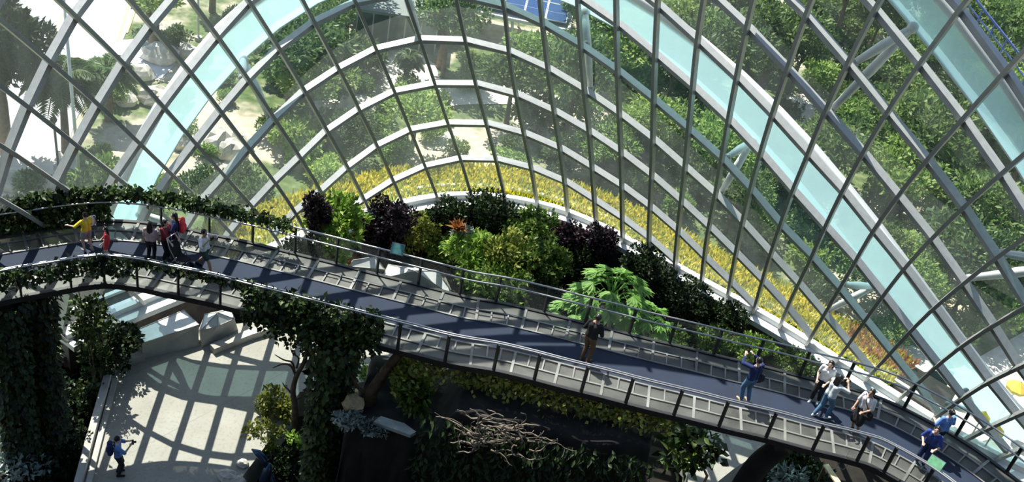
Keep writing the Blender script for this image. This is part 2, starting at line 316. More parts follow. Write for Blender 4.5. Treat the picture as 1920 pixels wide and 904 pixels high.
# ================================================================= materials used
M_mull = plain('mullion_paint', (0.40, 0.41, 0.39), 0.4, 0.3, 0.08)
M_ring = plain('ring_beam_paint', (0.52, 0.53, 0.52), 0.4, 0.1, 0.08)
M_glass = glass_mat('dome_glass', (0.95, 0.985, 0.965), 0.06, 0.045, (0.78, 0.92, 0.86))
M_bal = glass_mat('balustrade_glass', (0.95, 0.975, 0.965), 0.10, 0.02, (0.8, 0.85, 0.85), False)
M_white = plain('white_paint', (0.80, 0.82, 0.82), 0.45, 0, 0.05)
M_dark = plain('dark_steel', (0.035, 0.036, 0.038), 0.45, 0.4, 0.15)
M_steel = plain('brushed_steel', (0.55, 0.56, 0.57), 0.32, 0.85, 0.1)
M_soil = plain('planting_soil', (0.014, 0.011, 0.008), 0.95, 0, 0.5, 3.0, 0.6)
M_rockd = plain('near_black_rock', (0.010, 0.010, 0.008), 0.9, 0, 0.5, 2.0, 0.8)  # near-black base colour with coarse bumps
M_bark = plain('brown_bark', (0.12, 0.08, 0.048), 0.9, 0, 0.45, 5.0, 0.6)
M_barkl = plain('pale_bark', (0.30, 0.23, 0.15), 0.85, 0, 0.35, 5.0, 0.5)
M_drift = plain('weathered_driftwood', (0.20, 0.17, 0.13), 0.85, 0, 0.4, 6.0, 0.5)
M_stone = plain('ochre_stone', (0.50, 0.38, 0.20), 0.85, 0, 0.35, 3.0, 0.6)
M_boul = plain('pale_boulder', (0.62, 0.58, 0.50), 0.85, 0, 0.3, 2.0, 0.6)
M_retain = plain('dark_concrete', (0.15, 0.125, 0.115), 0.9, 0, 0.35, 2.5, 0.4)
M_kerb = plain('pale_concrete', (0.50, 0.48, 0.43), 0.85, 0, 0.2, 2.5, 0.3)
M_slab = plain('green_grey_slab', (0.42, 0.47, 0.42), 0.7, 0, 0.2, 3.0)
# outdoor ground: gravel and scrubby grass
def ground_mat():
    m, nt, out = nodes('outdoor_ground'); b = N(nt, 'ShaderNodeBsdfPrincipled', Roughness=0.95)
    tc = N(nt, 'ShaderNodeTexCoord'); n1 = N(nt, 'ShaderNodeTexNoise', Scale=0.16, Detail=6.0); n2 = N(nt, 'ShaderNodeTexNoise', Scale=2.5, Detail=6.0)
    nt.links.new(tc.outputs['Object'], n1.inputs['Vector']); nt.links.new(tc.outputs['Object'], n2.inputs['Vector'])
    g = ramp(nt, n2.outputs['Fac'], [(0.3, (0.05, 0.085, 0.03)), (0.55, (0.11, 0.16, 0.05)), (0.8, (0.30, 0.29, 0.16))])
    s = ramp(nt, n2.outputs['Fac'], [(0.3, (0.44, 0.38, 0.28)), (0.7, (0.62, 0.56, 0.44))])
    mx = N(nt, 'ShaderNodeMix', data_type='RGBA'); f = ramp(nt, n1.outputs['Fac'], [(0.49, (0, 0, 0)), (0.56, (1, 1, 1))])
    nt.links.new(f, mx.inputs['Factor']); nt.links.new(g, mx.inputs[6]); nt.links.new(s, mx.inputs[7])
    nt.links.new(mx.outputs[2], b.inputs['Base Color']); nt.links.new(b.outputs[0], out.inputs[0]); return m
M_ground = ground_mat()
def plaza_mat():
    m, nt, out = nodes('plaza_concrete'); b = N(nt, 'ShaderNodeBsdfPrincipled', Roughness=0.75)
    tc = N(nt, 'ShaderNodeTexCoord'); n1 = N(nt, 'ShaderNodeTexNoise', Scale=0.9, Detail=8.0); n2 = N(nt, 'ShaderNodeTexNoise', Scale=9.0, Detail=6.0)
    for n in (n1, n2): nt.links.new(tc.outputs['Object'], n.inputs['Vector'])
    a = ramp(nt, n1.outputs['Fac'], [(0.3, (0.32, 0.31, 0.265)), (0.7, (0.39, 0.38, 0.335))])
    c = ramp(nt, n2.outputs['Fac'], [(0.30, (0.84, 0.83, 0.80)), (0.48, (1, 1, 1))])
    mx = N(nt, 'ShaderNodeMix', data_type='RGBA', blend_type='MULTIPLY'); mx.inputs['Factor'].default_value = 1
    nt.links.new(a, mx.inputs[6]); nt.links.new(c, mx.inputs[7])
    # fine diagonal pour joints
    mp = N(nt, 'ShaderNodeMapping'); mp.inputs['Rotation'].default_value = (0, 0, 0.62)
    sx = N(nt, 'ShaderNodeSeparateXYZ'); wr = N(nt, 'ShaderNodeMath', operation='PINGPONG'); wr.inputs[1].default_value = 1.5
    lt = N(nt, 'ShaderNodeMath', operation='LESS_THAN'); lt.inputs[1].default_value = 0.02
    nt.links.new(tc.outputs['Object'], mp.inputs[0]); nt.links.new(mp.outputs[0], sx.inputs[0]); nt.links.new(sx.outputs['X'], wr.inputs[0]); nt.links.new(wr.outputs[0], lt.inputs[0])
    m2 = N(nt, 'ShaderNodeMix', data_type='RGBA'); m2.inputs[7].default_value = (0.30, 0.29, 0.25, 1)
    nt.links.new(lt.outputs[0], m2.inputs['Factor']); nt.links.new(mx.outputs[2], m2.inputs[6])
    nt.links.new(m2.outputs[2], b.inputs['Base Color']); nt.links.new(b.outputs[0], out.inputs[0]); return m
M_plaza = plaza_mat()
def arch_mat():
    m, nt, out = nodes('pale_blue_arch_cladding'); b = N(nt, 'ShaderNodeBsdfPrincipled', Roughness=0.35)
    b.inputs['Base Color'].default_value = (0.72, 0.88, 0.89, 1)
    t = N(nt, 'ShaderNodeBsdfTranslucent'); t.inputs['Color'].default_value = (0.74, 0.91, 0.92, 1)
    mx = N(nt, 'ShaderNodeMixShader', Fac=0.65); nt.links.new(b.outputs[0], mx.inputs[1]); nt.links.new(t.outputs[0], mx.inputs[2])
    tr = N(nt, 'ShaderNodeBsdfTransparent'); tr.inputs['Color'].default_value = (0.78, 0.97, 0.98, 1); m3 = N(nt, 'ShaderNodeMixShader', Fac=0.46)  # translucent so the backlit soffit glows, part clear to lighten its cast shadow
    nt.links.new(mx.outputs[0], m3.inputs[1]); nt.links.new(tr.outputs[0], m3.inputs[2]); nt.links.new(m3.outputs[0], out.inputs[0]); return m
M_arch = arch_mat()
def grate_mat():
    m, nt, out = nodes('perforated_walkway_mesh'); b = N(nt, 'ShaderNodeBsdfPrincipled', Roughness=0.5, Metallic=0.4)
    tc = N(nt, 'ShaderNodeTexCoord'); nz = N(nt, 'ShaderNodeTexNoise', Scale=1.2, Detail=5.0); nt.links.new(tc.outputs['Object'], nz.inputs['Vector'])
    nt.links.new(ramp(nt, nz.outputs['Fac'], [(0.3, (0.085, 0.085, 0.078)), (0.7, (0.20, 0.20, 0.185))]), b.inputs['Base Color'])
    tr = N(nt, 'ShaderNodeBsdfTransparent'); mx = N(nt, 'ShaderNodeMixShader', Fac=0.28)
    nt.links.new(b.outputs[0], mx.inputs[1]); nt.links.new(tr.outputs[0], mx.inputs[2]); nt.links.new(mx.outputs[0], out.inputs[0]); return m
M_grate = grate_mat()
M_rib = plain('pale_galvanised', (0.23, 0.23, 0.215), 0.55, 0.2, 0.5, 1.1)
M_deck = plain('blue_black_deck', (0.009, 0.020, 0.046), 0.8, 0, 0.2, 1.5)
L_broad = leaf('green_leaf', (0.035, 0.085, 0.018), (0.13, 0.24, 0.04), (0.34, 0.42, 0.09))
L_light = leaf('bright_green_leaf', (0.10, 0.22, 0.035), (0.28, 0.46, 0.07), (0.55, 0.64, 0.15), 0.45)
L_olive = leaf('olive_leaf', (0.10, 0.14, 0.03), (0.26, 0.30, 0.06), (0.54, 0.52, 0.12), 0.4)
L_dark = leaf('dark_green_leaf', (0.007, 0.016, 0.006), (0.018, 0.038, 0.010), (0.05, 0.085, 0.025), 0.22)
L_purple = leaf('purple_black_leaf', (0.010, 0.006, 0.010), (0.03, 0.015, 0.022), (0.09, 0.06, 0.07), 0.12)
L_grey = leaf('silver_leaf', (0.16, 0.22, 0.18), (0.30, 0.38, 0.33), (0.55, 0.62, 0.58), 0.25)
L_frond = leaf('papaya_leaf', (0.15, 0.34, 0.06), (0.30, 0.56, 0.13), (0.50, 0.72, 0.26), 0.5, 0.1)
L_out = leaf('garden_leaf', (0.08, 0.16, 0.04), (0.20, 0.32, 0.08), (0.38, 0.48, 0.16), 0.45, 0.4)
L_outd = leaf('garden_dark_leaf', (0.04, 0.09, 0.03), (0.11, 0.19, 0.055), (0.24, 0.34, 0.12), 0.4, 0.35)
L_outl = leaf('garden_light_leaf', (0.16, 0.28, 0.06), (0.32, 0.46, 0.11), (0.50, 0.58, 0.20), 0.45, 0.25)
L_flow = leaf('yellow_flower_strip', (0.26, 0.36, 0.04), (0.70, 0.60, 0.05), (0.90, 0.78, 0.16), 0.45)
L_rust = leaf('rusty_leaf', (0.28, 0.09, 0.03), (0.50, 0.18, 0.05), (0.60, 0.34, 0.10), 0.35)
L_vine = leaf('vine_leaf', (0.012, 0.028, 0.008), (0.045, 0.085, 0.02), (0.16, 0.22, 0.06), 0.25)
# ================================================================= the glass shell
GI0, GJ0 = -9, -1
GG = np.array(GRID, float).reshape(3, 37, 17)*0.02
JB = [-1.146707456858837e-05, -0.0005929691849232078, 0.02513421587386623, 0.211947438470427, 0.35101884541600153]
def jb(i): return float(np.polyval(JB, i-9))
def lag(t): return (-t*(t-1)*(t-2)/6, (t+1)*(t-1)*(t-2)/2, -(t+1)*t*(t-2)/2, (t+1)*t*(t-1)/6)
def S(i, j):
    i0 = min(max(int(math.floor(i)), GI0+1), GI0+34); j0 = min(max(int(math.floor(j)), GJ0+1), GJ0+14)
    wi, wj = lag(i-i0), lag(j-j0); p = np.zeros(3)
    for a in range(4):
        for b in range(4): p += wi[a]*wj[b]*GG[:, i0-1+a-GI0, j0-1+b-GJ0]
    return Vector(p)
def SN(i, j):
    e = 0.05; n = (S(i+e, j)-S(i-e, j)).cross(S(i, j+e)-S(i, j-e)).normalized()
    return n if n.y > 0 or abs(n.y) < 0.3 and n.x*(i-5) > 0 else -n
IMIN, IMAX, JTOP = -8, 25, 14
def jlo(i): return max(0.0, jb(i))
BASE = [S(i, jlo(i)) for i in np.arange(IMIN, IMAX+0.01, 0.5)]
for b in BASE: b.z = 0.75
def base_at(i):
    k = min(max((i-IMIN)*2, 0), len(BASE)-1.001); q = int(k); return BASE[q].lerp(BASE[q+1], k-q)
shell = struct(empty('wall_glass', (0, 38.6, 0.75)))
def inv(o, par): o.parent = par; o.matrix_parent_inverse = par.matrix_world.inverted()
def under(o, par):
    o.parent = par; o.matrix_parent_inverse = Matrix.Translation(-Vector(par.location)); return o
for i in range(IMIN, IMAX+1):
    js = [jlo(i)]+[j for j in np.arange(math.ceil(jlo(i)+0.05), JTOP+0.01, 0.5)]
    pts = [S(i, j) for j in js]; nr = [SN(i, j) for j in js]
    mb = MB(); mb.bar(pts, 0.115, 0.22, nr, -0.10); under(mb.build('mullion', M_mull), shell)
for j in range(1, JTOP+1):
    ks = [i for i in np.arange(IMIN, IMAX+0.01, 1.0) if jlo(i) < j+0.02]
    if len(ks) < 2: continue
    # where the ring meets the base between two mullions
    segs = []; cur = [ks[0]]
    for k in ks[1:]:
        if k-cur[-1] > 1.5: segs.append(cur); cur = [k]
        else: cur.append(k)
    segs.append(cur); mb = MB()
    for sg in segs:
        mb.bar([S(i, j) for i in sg], 0.17, 0.26, [SN(i, j) for i in sg], 0.12)
    under(mb.build('ring_beam', M_ring), shell)
gv, gf = [], []
for i in range(IMIN, IMAX):
    lo = min(jlo(i), jlo(i+1))
    for j in range(int(math.floor(lo)), JTOP):
        q = []
        for a, b in ((i, j), (i+1, j), (i+1, j+1), (i, j+1)):
            bb = max(b, jlo(a)); q.append(S(a, bb)+SN(a, bb)*0.33)
        if (q[3]-q[0]).length < 1e-4 and (q[2]-q[1]).length < 1e-4: continue
        n = len(gv); gv += q; gf.append((n, n+1, n+2, n+3))
under(mesh_obj('glazing', gv, gf, M_glass), shell)
# sill, retaining wall below it
mb = MB(); mb.bar(BASE, 1.05, 0.22, (0, 0, 1), -0.12); mb.bar([b+Vector((0, 0, 0.0)) for b in BASE], 0.22, 0.34, (0, 0, 1), 0.05)
o = mb.build('trim_1', M_white); struct(o)
mb = MB(); mb.bar([b+Vector((0, 0, -1.25)) for b in BASE], 0.40, 2.0, (0, 0, 1))
struct(mb.build('wall_base', M_retain))
# ================================================================= ground, plaza
def inner_poly():
    return [(-30, -6)]+[(b.x, b.y) for b in BASE]+[(34, -6)]
def flat(name, pts, z, mat, depth=0.0):
    n = len(pts); vs = [(p[0], p[1], z) for p in pts]; fs = [tuple(range(n))]
    a = sum(pts[k][0]*pts[(k+1) % n][1]-pts[(k+1) % n][0]*pts[k][1] for k in range(n))
    if a < 0: fs = [tuple(reversed(range(n)))]
    if depth:
        vs += [(p[0], p[1], z-depth) for p in pts]
        for k in range(n): fs.append((k, (k+1) % n, n+(k+1) % n, n+k) if a < 0 else ((k+1) % n, k, n+k, n+(k+1) % n))
    return mesh_obj(name, vs, fs, mat)
struct(mesh_obj('wall_unseen_shade', [(-26, -3, -1.2), (26, -3, -1.2), (26, -3, 36), (-26, -3, 36), (-26, -4.5, -1.2), (26, -4.5, -1.2), (26, -4.5, 36), (-26, -4.5, 36)], [(0, 1, 2, 3), (7, 6, 5, 4), (0, 3, 7, 4), (1, 5, 6, 2), (3, 2, 6, 7), (0, 4, 5, 1)], M_rockd))  # unseen wall behind the camera, added to darken the interior
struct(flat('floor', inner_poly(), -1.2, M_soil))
PZ = [P(x, y, 0) for x, y in ((95, 1000), (130, 930), (165, 830), (205, 700), (262, 655), (420, 610), (520, 598), (620, 600), (730, 640), (760, 700), (640, 725), (562, 735), (535, 780), (495, 840), (450, 900), (430, 1000))]
struct(flat('floor_plaza', PZ, 0.0, M_plaza, 1.2))
PZ2 = [P(x, y, 0) for x, y in ((1268, 775), (1340, 775), (1455, 800), (1440, 838), (1375, 880), (1345, 904), (1330, 1000), (1290, 1000), (1290, 880))]
struct(flat('floor_terrace', PZ2, 0.0, M_plaza, 1.2))
gr = [(-120, -20)]+[(-30, -6)]+[(b.x, b.y) for b in BASE]+[(34, -6), (160, -20), (160, 190), (-120, 190)]
struct(flat('ground', gr, -0.02, M_ground))
M_road = plain('pale_asphalt', (0.46, 0.46, 0.47), 0.9, 0, 0.12, 1.0)
M_path = plain('pale_gravel', (0.78, 0.72, 0.60), 0.95, 0, 0.15, 2.0)
M_line = plain('yellow_road_paint', (0.66, 0.56, 0.25), 0.7)
M_pave = plain('pale_paving', (0.72, 0.74, 0.76), 0.85, 0, 0.12, 1.5)
def gpoly(name, px, z, mat): return struct(flat(name, [P(x, y, 0) for x, y in px], z, mat))
ROAD = [(-60, 360), (-60, 100), (40, -80), (300, -80), (255, 20), (215, 110), (170, 170), (140, 230), (120, 300), (60, 330)]
gpoly('road', ROAD, 0.01, M_road)
for q, px in enumerate((((86, 104), (89, 104), (126, 8), (123, 8)), ((218, 80), (222, 80), (244, 8), (240, 8)), ((236, 62), (240, 62), (262, 0), (258, 0)))):
    gpoly('road_markings', px, 0.02, M_line)
PATHS = [[(-60, 420), (-60, 305), (30, 288), (140, 285), (150, 330), (60, 345), (30, 372)],
         [(172, 108), (180, 80), (290, 70), (330, 120), (300, 150), (215, 150)],
         [(715, 110), (780, 100), (815, 120), (830, 160), (960, 160), (1090, 190), (1085, 203), (960, 195), (880, 196), (830, 200), (820, 180), (720, 165)],
         [(585, 190), (645, 185), (650, 215), (600, 228)], [(1470, 185), (1530, 170), (1530, 250), (1480, 245)], [(800, 252), (858, 248), (855, 285), (800, 280)],
         [(1720, 700), (1800, 690), (1960, 600), (1990, 660), (1960, 1000), (1850, 960), (1790, 830)], [(985, 238), (1020, 246), (1015, 266), (975, 258)],
         [(1600, 700), (1700, 640), (1790, 700), (1740, 780)]]
for p in PATHS: gpoly('path', p, 0.015, M_path if p is not PATHS[1] else M_pave)
# ================================================================= great arches outside the glass
A1LO = [[-13.5,28.51,1.73],[-13.04,28.13,2.95],[-12.58,28.24,4.27],[-12.08,28.71,5.61],[-11.51,29.42,6.92],[-10.83,30.27,8.15],[-10.04,31.16,9.26],[-9.11,32.03,10.23],[-8.05,32.83,11.03],[-6.86,33.52,11.65],[-5.56,34.07,12.09],[-4.16,34.46,12.34],[-2.68,34.69,12.41],[-1.15,34.75,12.3],[0.43,34.67,12.04],[2.02,34.45,11.63],[3.6,34.12,11.08],[5.15,33.7,10.43],[6.66,33.22,9.67],[8.12,32.71,8.84],[9.53,32.2,7.95],[10.87,31.72,7.0],[12.16,31.3,6.02],[13.43,30.95,5.01],[14.68,30.69,3.97],[15.97,30.55,2.9],[17.35,30.51,1.79],[18.87,30.59,0.62],[19.77,30.68,-0.02]]
A1HI = [[-13.84,27.62,3.05],[-13.36,27.21,4.27],[-12.91,27.31,5.59],[-12.44,27.78,6.94],[-11.89,28.5,8.26],[-11.25,29.37,9.5],[-10.48,30.3,10.63],[-9.57,31.22,11.62],[-8.52,32.07,12.44],[-7.34,32.81,13.09],[-6.03,33.41,13.55],[-4.62,33.84,13.84],[-3.13,34.1,13.95],[-1.57,34.19,13.89],[0.03,34.1,13.69],[1.64,33.86,13.34],[3.25,33.49,12.87],[4.82,33.0,12.29],[6.35,32.44,11.61],[7.81,31.82,10.87],[9.22,31.19,10.06],[10.55,30.58,9.19],[11.84,30.02,8.28],[13.1,29.54,7.31],[14.36,29.19,6.3],[15.66,28.98,5.22],[17.07,28.93,4.06],[18.65,29.08,2.79],[20.51,29.42,1.38]]
A2LO = [[4.03,31.69,18.5],[5.7,30.93,17.95],[7.3,30.02,17.26],[8.82,28.99,16.45],[10.27,27.93,15.55],[11.64,26.91,14.6],[12.93,25.99,13.6],[14.14,25.2,12.55],[15.33,24.52,11.43],[16.4,24.0,10.3],[17.4,23.6,9.1],[18.4,23.3,7.8],[19.4,23.1,6.4],[20.4,23.0,5.0],[21.6,22.9,3.3],[23.9,22.8,-0.02]]
A2HI = [[4.0,31.63,19.45],[5.73,30.87,18.96],[7.38,29.93,18.33],[8.95,28.84,17.56],[10.44,27.69,16.68],[11.81,26.54,15.72],[13.06,25.48,14.7],[14.21,24.53,13.64],[15.32,23.7,12.55],[16.35,23.1,11.4],[17.3,22.7,10.2],[18.3,22.4,8.9],[19.3,22.2,7.5],[20.3,22.1,6.1],[21.5,22.0,4.4],[23.8,21.9,1.1]]
def arch(name, lo, hi, depth, label):
    root = tag(empty(name, lo[-1]), label, 'arch', 'steel arches outside the glass')
    lo = [Vector(p) for p in lo]; hi = [Vector(p) for p in hi]
    if lo[0].z < 3: lo.insert(0, lo[0]+(lo[0]-lo[1])*1.25); hi.insert(0, hi[0]+(hi[0]-hi[1])*1.25)
    n = len(lo); ts = []
    for k in range(n):
        t = lo[min(k+1, n-1)]-lo[max(k-1, 0)]; ax = hi[k]-lo[k]; d = t.cross(ax).normalized()
        if d.dot(lo[k]-Vector(CAM)) < 0: d = -d
        ts.append(d*depth)
    def strip(nm, A, B, th, mat):
        mb = MB(); secs = []
        for k in range(n):
            nn = (B[k]-A[k]).cross(A[min(k+1, n-1)]-A[max(k-1, 0)]).normalized()*th
            secs.append([A[k], B[k], B[k]+nn, A[k]+nn])
        mb.sweep(None, secs); under(mb.build(nm, mat), root)
    lo2 = [a+d for a, d in zip(lo, ts)]; hi2 = [a+d for a, d in zip(hi, ts)]
    strip('soffit_panel', lo, hi, 0.03, M_arch)
    mb = MB(); mb.tube(hi, 0.17, 10); under(mb.build('edge_tube', M_white, smooth=True), root)
    strip('top_flange', hi, hi2, 0.05, M_white)
    strip('bottom_flange', lo, lo2, 0.05, M_white)
    return root, hi2
arch1, h1 = arch('steel_arch', A1LO, A1HI, 0.32, 'great pale-blue box arch close outside the glass, nearer the flower strip')
arch2, h2 = arch('steel_arch', A2LO, A2HI, 0.4, 'second pale-blue box arch, higher up, with a railing along its top')
# lattice railing on the higher arch
M_blue = plain('blue_rail_paint', (0.10, 0.16, 0.45), 0.5)
mb = MB(); up = Vector((0, 0, 0.55))
for k in range(len(h2)-1):
    a, b = h2[k], h2[k+1]
    mb.bar([a+up, b+up], 0.05, 0.05); mb.bar([a+up*0.5, b+up*0.5], 0.03, 0.03)
    for q in range(4):
        p = a.lerp(b, q/4); mb.bar([p, p+up], 0.035, 0.035, (0, 1, 0))
under(mb.build('railing', M_blue), arch2)
M_strut = M_white
def lerpc(A, x):
    k = min(max(x, 0), len(A)-1.001); q = int(k); return Vector(A[q]).lerp(Vector(A[q+1]), k-q)
def vstrut(i, j0, j1, A, off, label, grp):
    top = lerpc(A, i+off); r = tag(empty('branching_strut', S(i, j0)), label, 'strut', grp)
    # stem with two arms, from two shell nodes to the arch
    a = S(i, j0)+SN(i, j0)*0.33; b = S(i, j1)+SN(i, j1)*0.33
    for p in (a, b):
        m = MB(); m.tube([p, p.lerp(top, 0.5), top], [0.10, 0.15, 0.10], 10); under(m.build('arm', M_strut, smooth=True), r)
    m = MB(); m.ball(top, 0.17, 8, 6); under(m.build('joint', M_strut, smooth=True), r)
    for p in (a, b):
        m = MB(); m.ball(p, 0.13, 8, 6); under(m.build('foot', M_mull, smooth=True), r)
vstrut(-4, 5, 4, A1LO, 6.0, 'white forked strut tying the arch to the glass above the ivy-covered rail', None)
vstrut(0, 5, 4, A1LO, 6.0, 'white forked strut where the arch climbs out over the boulders', None)
vstrut(4, 5, 4, A1LO, 6.0, 'white forked strut holding the arch over its crown', None)
vstrut(8, 5, 4, A1LO, 6.3, 'white forked strut just below the solar panels and the arch', None)
vstrut(12, 5, 4, A1LO, 6.6, 'white forked strut halfway along the descending arch', None)
vstrut(16, 5, 4, A1LO, 6.6, 'white forked strut low on the arch, over the yellow flower strip', None)
vstrut(20, 6, 5.3, A1LO, 6.6, 'white forked strut at the foot of the arch beside the bridge end', None)
vstrut(14, 9, 8, A2LO, -10.4, 'white forked strut up to the higher railed arch', None)
vstrut(18, 9, 8, A2LO, -10.2, 'white forked strut at the lower end of the higher railed arch', None)
# ================================================================= the bridge
ZD = 6.5
FARPX = [(-150, 492), (-60, 474), (0, 459), (90, 442), (183, 427), (226, 422), (304, 424), (362, 436), (437, 452), (509, 469), (581, 486), (656, 506), (734, 526), (805, 544), (880, 562), (950, 571), (1018, 586), (1087, 605), (1156, 622), (1246, 647), (1324, 666), (1393, 684), (1467, 702), (1535, 719), (1590, 732), (1660, 756), (1728, 797), (1790, 836), (1872, 897), (1950, 965)]
NEARPX = [(-150, 585), (-70, 566), (0, 553), (69, 543), (140, 532), (188, 531), (239, 539), (271, 547), (350, 564), (429, 580), (520, 605), (600, 625), (680, 645), (756, 664), (837, 686), (920, 704), (1002, 724), (1085, 744), (1167, 764), (1250, 782), (1330, 802), (1412, 820), (1490, 842), (1573, 862), (1620, 874), (1690, 902), (1760, 944), (1830, 1000), (1900, 1065)]
NB = 140
farL = smoothline([P(x, y, ZD) for x, y in FARPX], NB)
nearL = smoothline([P(x, y, ZD-0.12) for x, y in NEARPX], NB)
for p in nearL: p.z = ZD
# one width, edges offset from the middle line
mid = smoothline([(a+b)/2 for a, b in zip(farL, nearL)], NB)
HW = sum((a-b).length for a, b in zip(farL[25:115], nearL[25:115]))/90/2
def lat(k):
    t = mid[min(k+1, NB-1)]-mid[max(k-1, 0)]; return Vector((t.y, -t.x, 0)).normalized()   # towards the camera side
LAT = [lat(k) for k in range(NB)]
def edge(d, z=0.0): return [m+l*d+Vector((0, 0, z)) for m, l in zip(mid, LAT)]
BL = sum((mid[k+1]-mid[k]).length for k in range(NB-1)); ST = BL/(NB-1)
def on(s, d, z=0.0):
    k = min(max(s/ST, 0), NB-1.001); q = int(k); t = k-q
    return mid[q].lerp(mid[q+1], t)+LAT[q].lerp(LAT[q+1], t).normalized()*d+Vector((0, 0, z))
def sof(p):
    k = min(range(NB), key=lambda q: (mid[q].x-p.x)**2+(mid[q].y-p.y)**2); return k*ST
print('bridge half width', HW, 'length', BL)
bridge = tag(empty('footbridge', mid[NB//2]), 'long walkway bridge with blue-black deck strip, perforated margins and glass balustrades', 'bridge')
mb = MB(); secs = [[a, b, b-Vector((0, 0, .08)), a-Vector((0, 0, .08))] for a, b in zip(edge(-0.50, .02), edge(0.52, .02))]
mb.sweep(None, secs); under(mb.build('deck_strip', M_deck), bridge)
for sd in (-1, 1):
    a, b = edge(sd*0.5, 0.0), edge(sd*(HW-0.05), 0.03); mb = MB()
    mb.sweep(None, [[p, q, q-Vector((0, 0, .03)), p-Vector((0, 0, .03))] for p, q in zip(a, b)]); under(mb.build('perforated_margin', M_grate), bridge)
    mb = MB(); w = HW-0.55
    for d in (0.53, 0.5+w*0.55): mb.bar(edge(sd*d, 0.03), 0.05, 0.05)
    s = 0.2; q = 0
    while s < BL-0.1:
        big = q % 3 == 0
        p0, p1 = on(s, sd*0.52, 0.035), on(s, sd*(HW-0.05 if big else 0.5+w*0.56), 0.04)
        mb.bar([p0, p1], 0.075 if big else 0.04, 0.04); s += 0.43; q += 1
    under(mb.build('grating_frame', M_rib), bridge)
    mb = MB(); mb.bar(edge(sd*HW, -0.02), 0.11, 0.18); under(mb.build('edge_beam', M_dark), bridge)
    mb = MB(); mb.tube(edge(sd*HW, 1.02), 0.028, 8); under(mb.build('top_rail', M_steel, smooth=True), bridge)
    mb = MB(); mb.tube(edge(sd*(HW-0.24), 0.88), 0.026, 8); under(mb.build('handrail', M_steel, smooth=True), bridge)
    e0, e1 = edge(sd*HW, 0.08), edge(sd*HW, 0.96); mb = MB()
    for k in range(NB-1): mb.add([e0[k], e0[k+1], e1[k+1], e1[k]], [(0, 1, 2, 3)])
    under(mb.build('balustrade_glass', M_bal), bridge)
    ref = sof(P(1018, 585, ZD)) if sd < 0 else sof(P(1002, 724, ZD-.1)); stp = 1.285; s = ref % stp
    while s < BL-0.05:
        mb = MB(); t = (on(s+.05, 0)-on(s-.05, 0)).normalized()
        mb.bar([on(s, sd*(HW+0.03), 0.0), on(s, sd*(HW+0.03), 1.02)], 0.05, 0.09, LAT[0])
        mb.bar([on(s, sd*HW, 0.80), on(s, sd*(HW-0.24), 0.88)], 0.03, 0.03)
        under(mb.build('post', M_dark), bridge); s += stp
mb = MB()
for d in (-0.45, 0.45): mb.bar(edge(d, -0.26), 0.20, 0.30)
s = 0.6
while s < BL-0.3:
    mb.bar([on(s, -HW, -0.12), on(s, HW, -0.12)], 0.08, 0.10); s += 1.285
under(mb.build('underside_frame', M_dark), bridge)
# signs on the rails
def sign(px, py, s, d, z, col, label):
    m = plain('sign_'+label[:5], col, 0.4, 0, 0.25, 9.0)
    p = on(s, d, z); r = tag(empty('rail_sign', p), label, 'sign')
    t = (on(s+.1, 0)-on(s-.1, 0)).normalized(); n = Vector((t.y, -t.x, 0)); u = (Vector((0, 0, 1))*0.8-n*0.6*(1 if d < 0 else 1)).normalized()
    mb = MB(); mb.bar([p-t*0.19, p+t*0.19], 0.03, 0.30, u); under(mb.build('panel', m), r)
    mb = MB(); mb.bar([p-t*0.20+u*0.0, p+t*0.20], 0.015, 0.34, u, 0.0); under(mb.build('backing', M_steel), r)
    mb = MB(); mb.tube([p-Vector((0, 0, .16)), p], 0.012, 6); under(mb.build('bracket', M_steel), r)
sign(0, 0, sof(P(738, 527, ZD)), -HW, 1.16, (0.10, 0.28, 0.27), 'small teal sign panel fixed above the top rail behind the deck')
sign(0, 0, sof(P(1722, 925, ZD)), HW-0.24, 1.00, (0.20, 0.50, 0.28), 'small green sign panel on the rail beside the leaning visitor in blue')
# ================================================================= people
SK = plain('skin_tan', (0.50, 0.30, 0.20), 0.55, 0, 0.05); SKP = plain('skin_light', (0.68, 0.47, 0.36), 0.55, 0, 0.05)
HAIRM = plain('black_hair', (0.012, 0.010, 0.010), 0.4, 0, 0.3)
def cloth(name, c): return plain('cloth_'+name, c, 0.85, 0, 0.15, 9.0)
K = {k: cloth(k, c) for k, c in dict(yellow=(0.85, 0.66, 0.05), red=(0.80, 0.06, 0.07), pink=(0.72, 0.50, 0.50), maroon=(0.20, 0.02, 0.035), navy=(0.015, 0.03, 0.12), white=(0.85, 0.85, 0.83), pale=(0.74, 0.82, 0.82),
     black=(0.012, 0.012, 0.014), jean=(0.10, 0.22, 0.36), grey=(0.33, 0.35, 0.40), green=(0.03, 0.07, 0.055), sky=(0.14, 0.30, 0.66), brown=(0.16, 0.095, 0.05), blue=(0.03, 0.07, 0.30), tan=(0.55, 0.38, 0.22), shoe=(0.30, 0.29, 0.28)).items()}
EYE = plain('eye_dark', (0.01, 0.01, 0.01), 0.2)
def ik(a, b, l1, l2, pole):
    d = b-a; L = min(d.length, (l1+l2)*0.999); u = d.normalized(); x = (l1*l1-l2*l2+L*L)/(2*L); h = math.sqrt(max(0, l1*l1-x*x))
    p = pole-u*pole.dot(u); p = p.normalized() if p.length > 1e-6 else Vector((0, 1, 0))
    return a+u*x+p*h, a+u*L
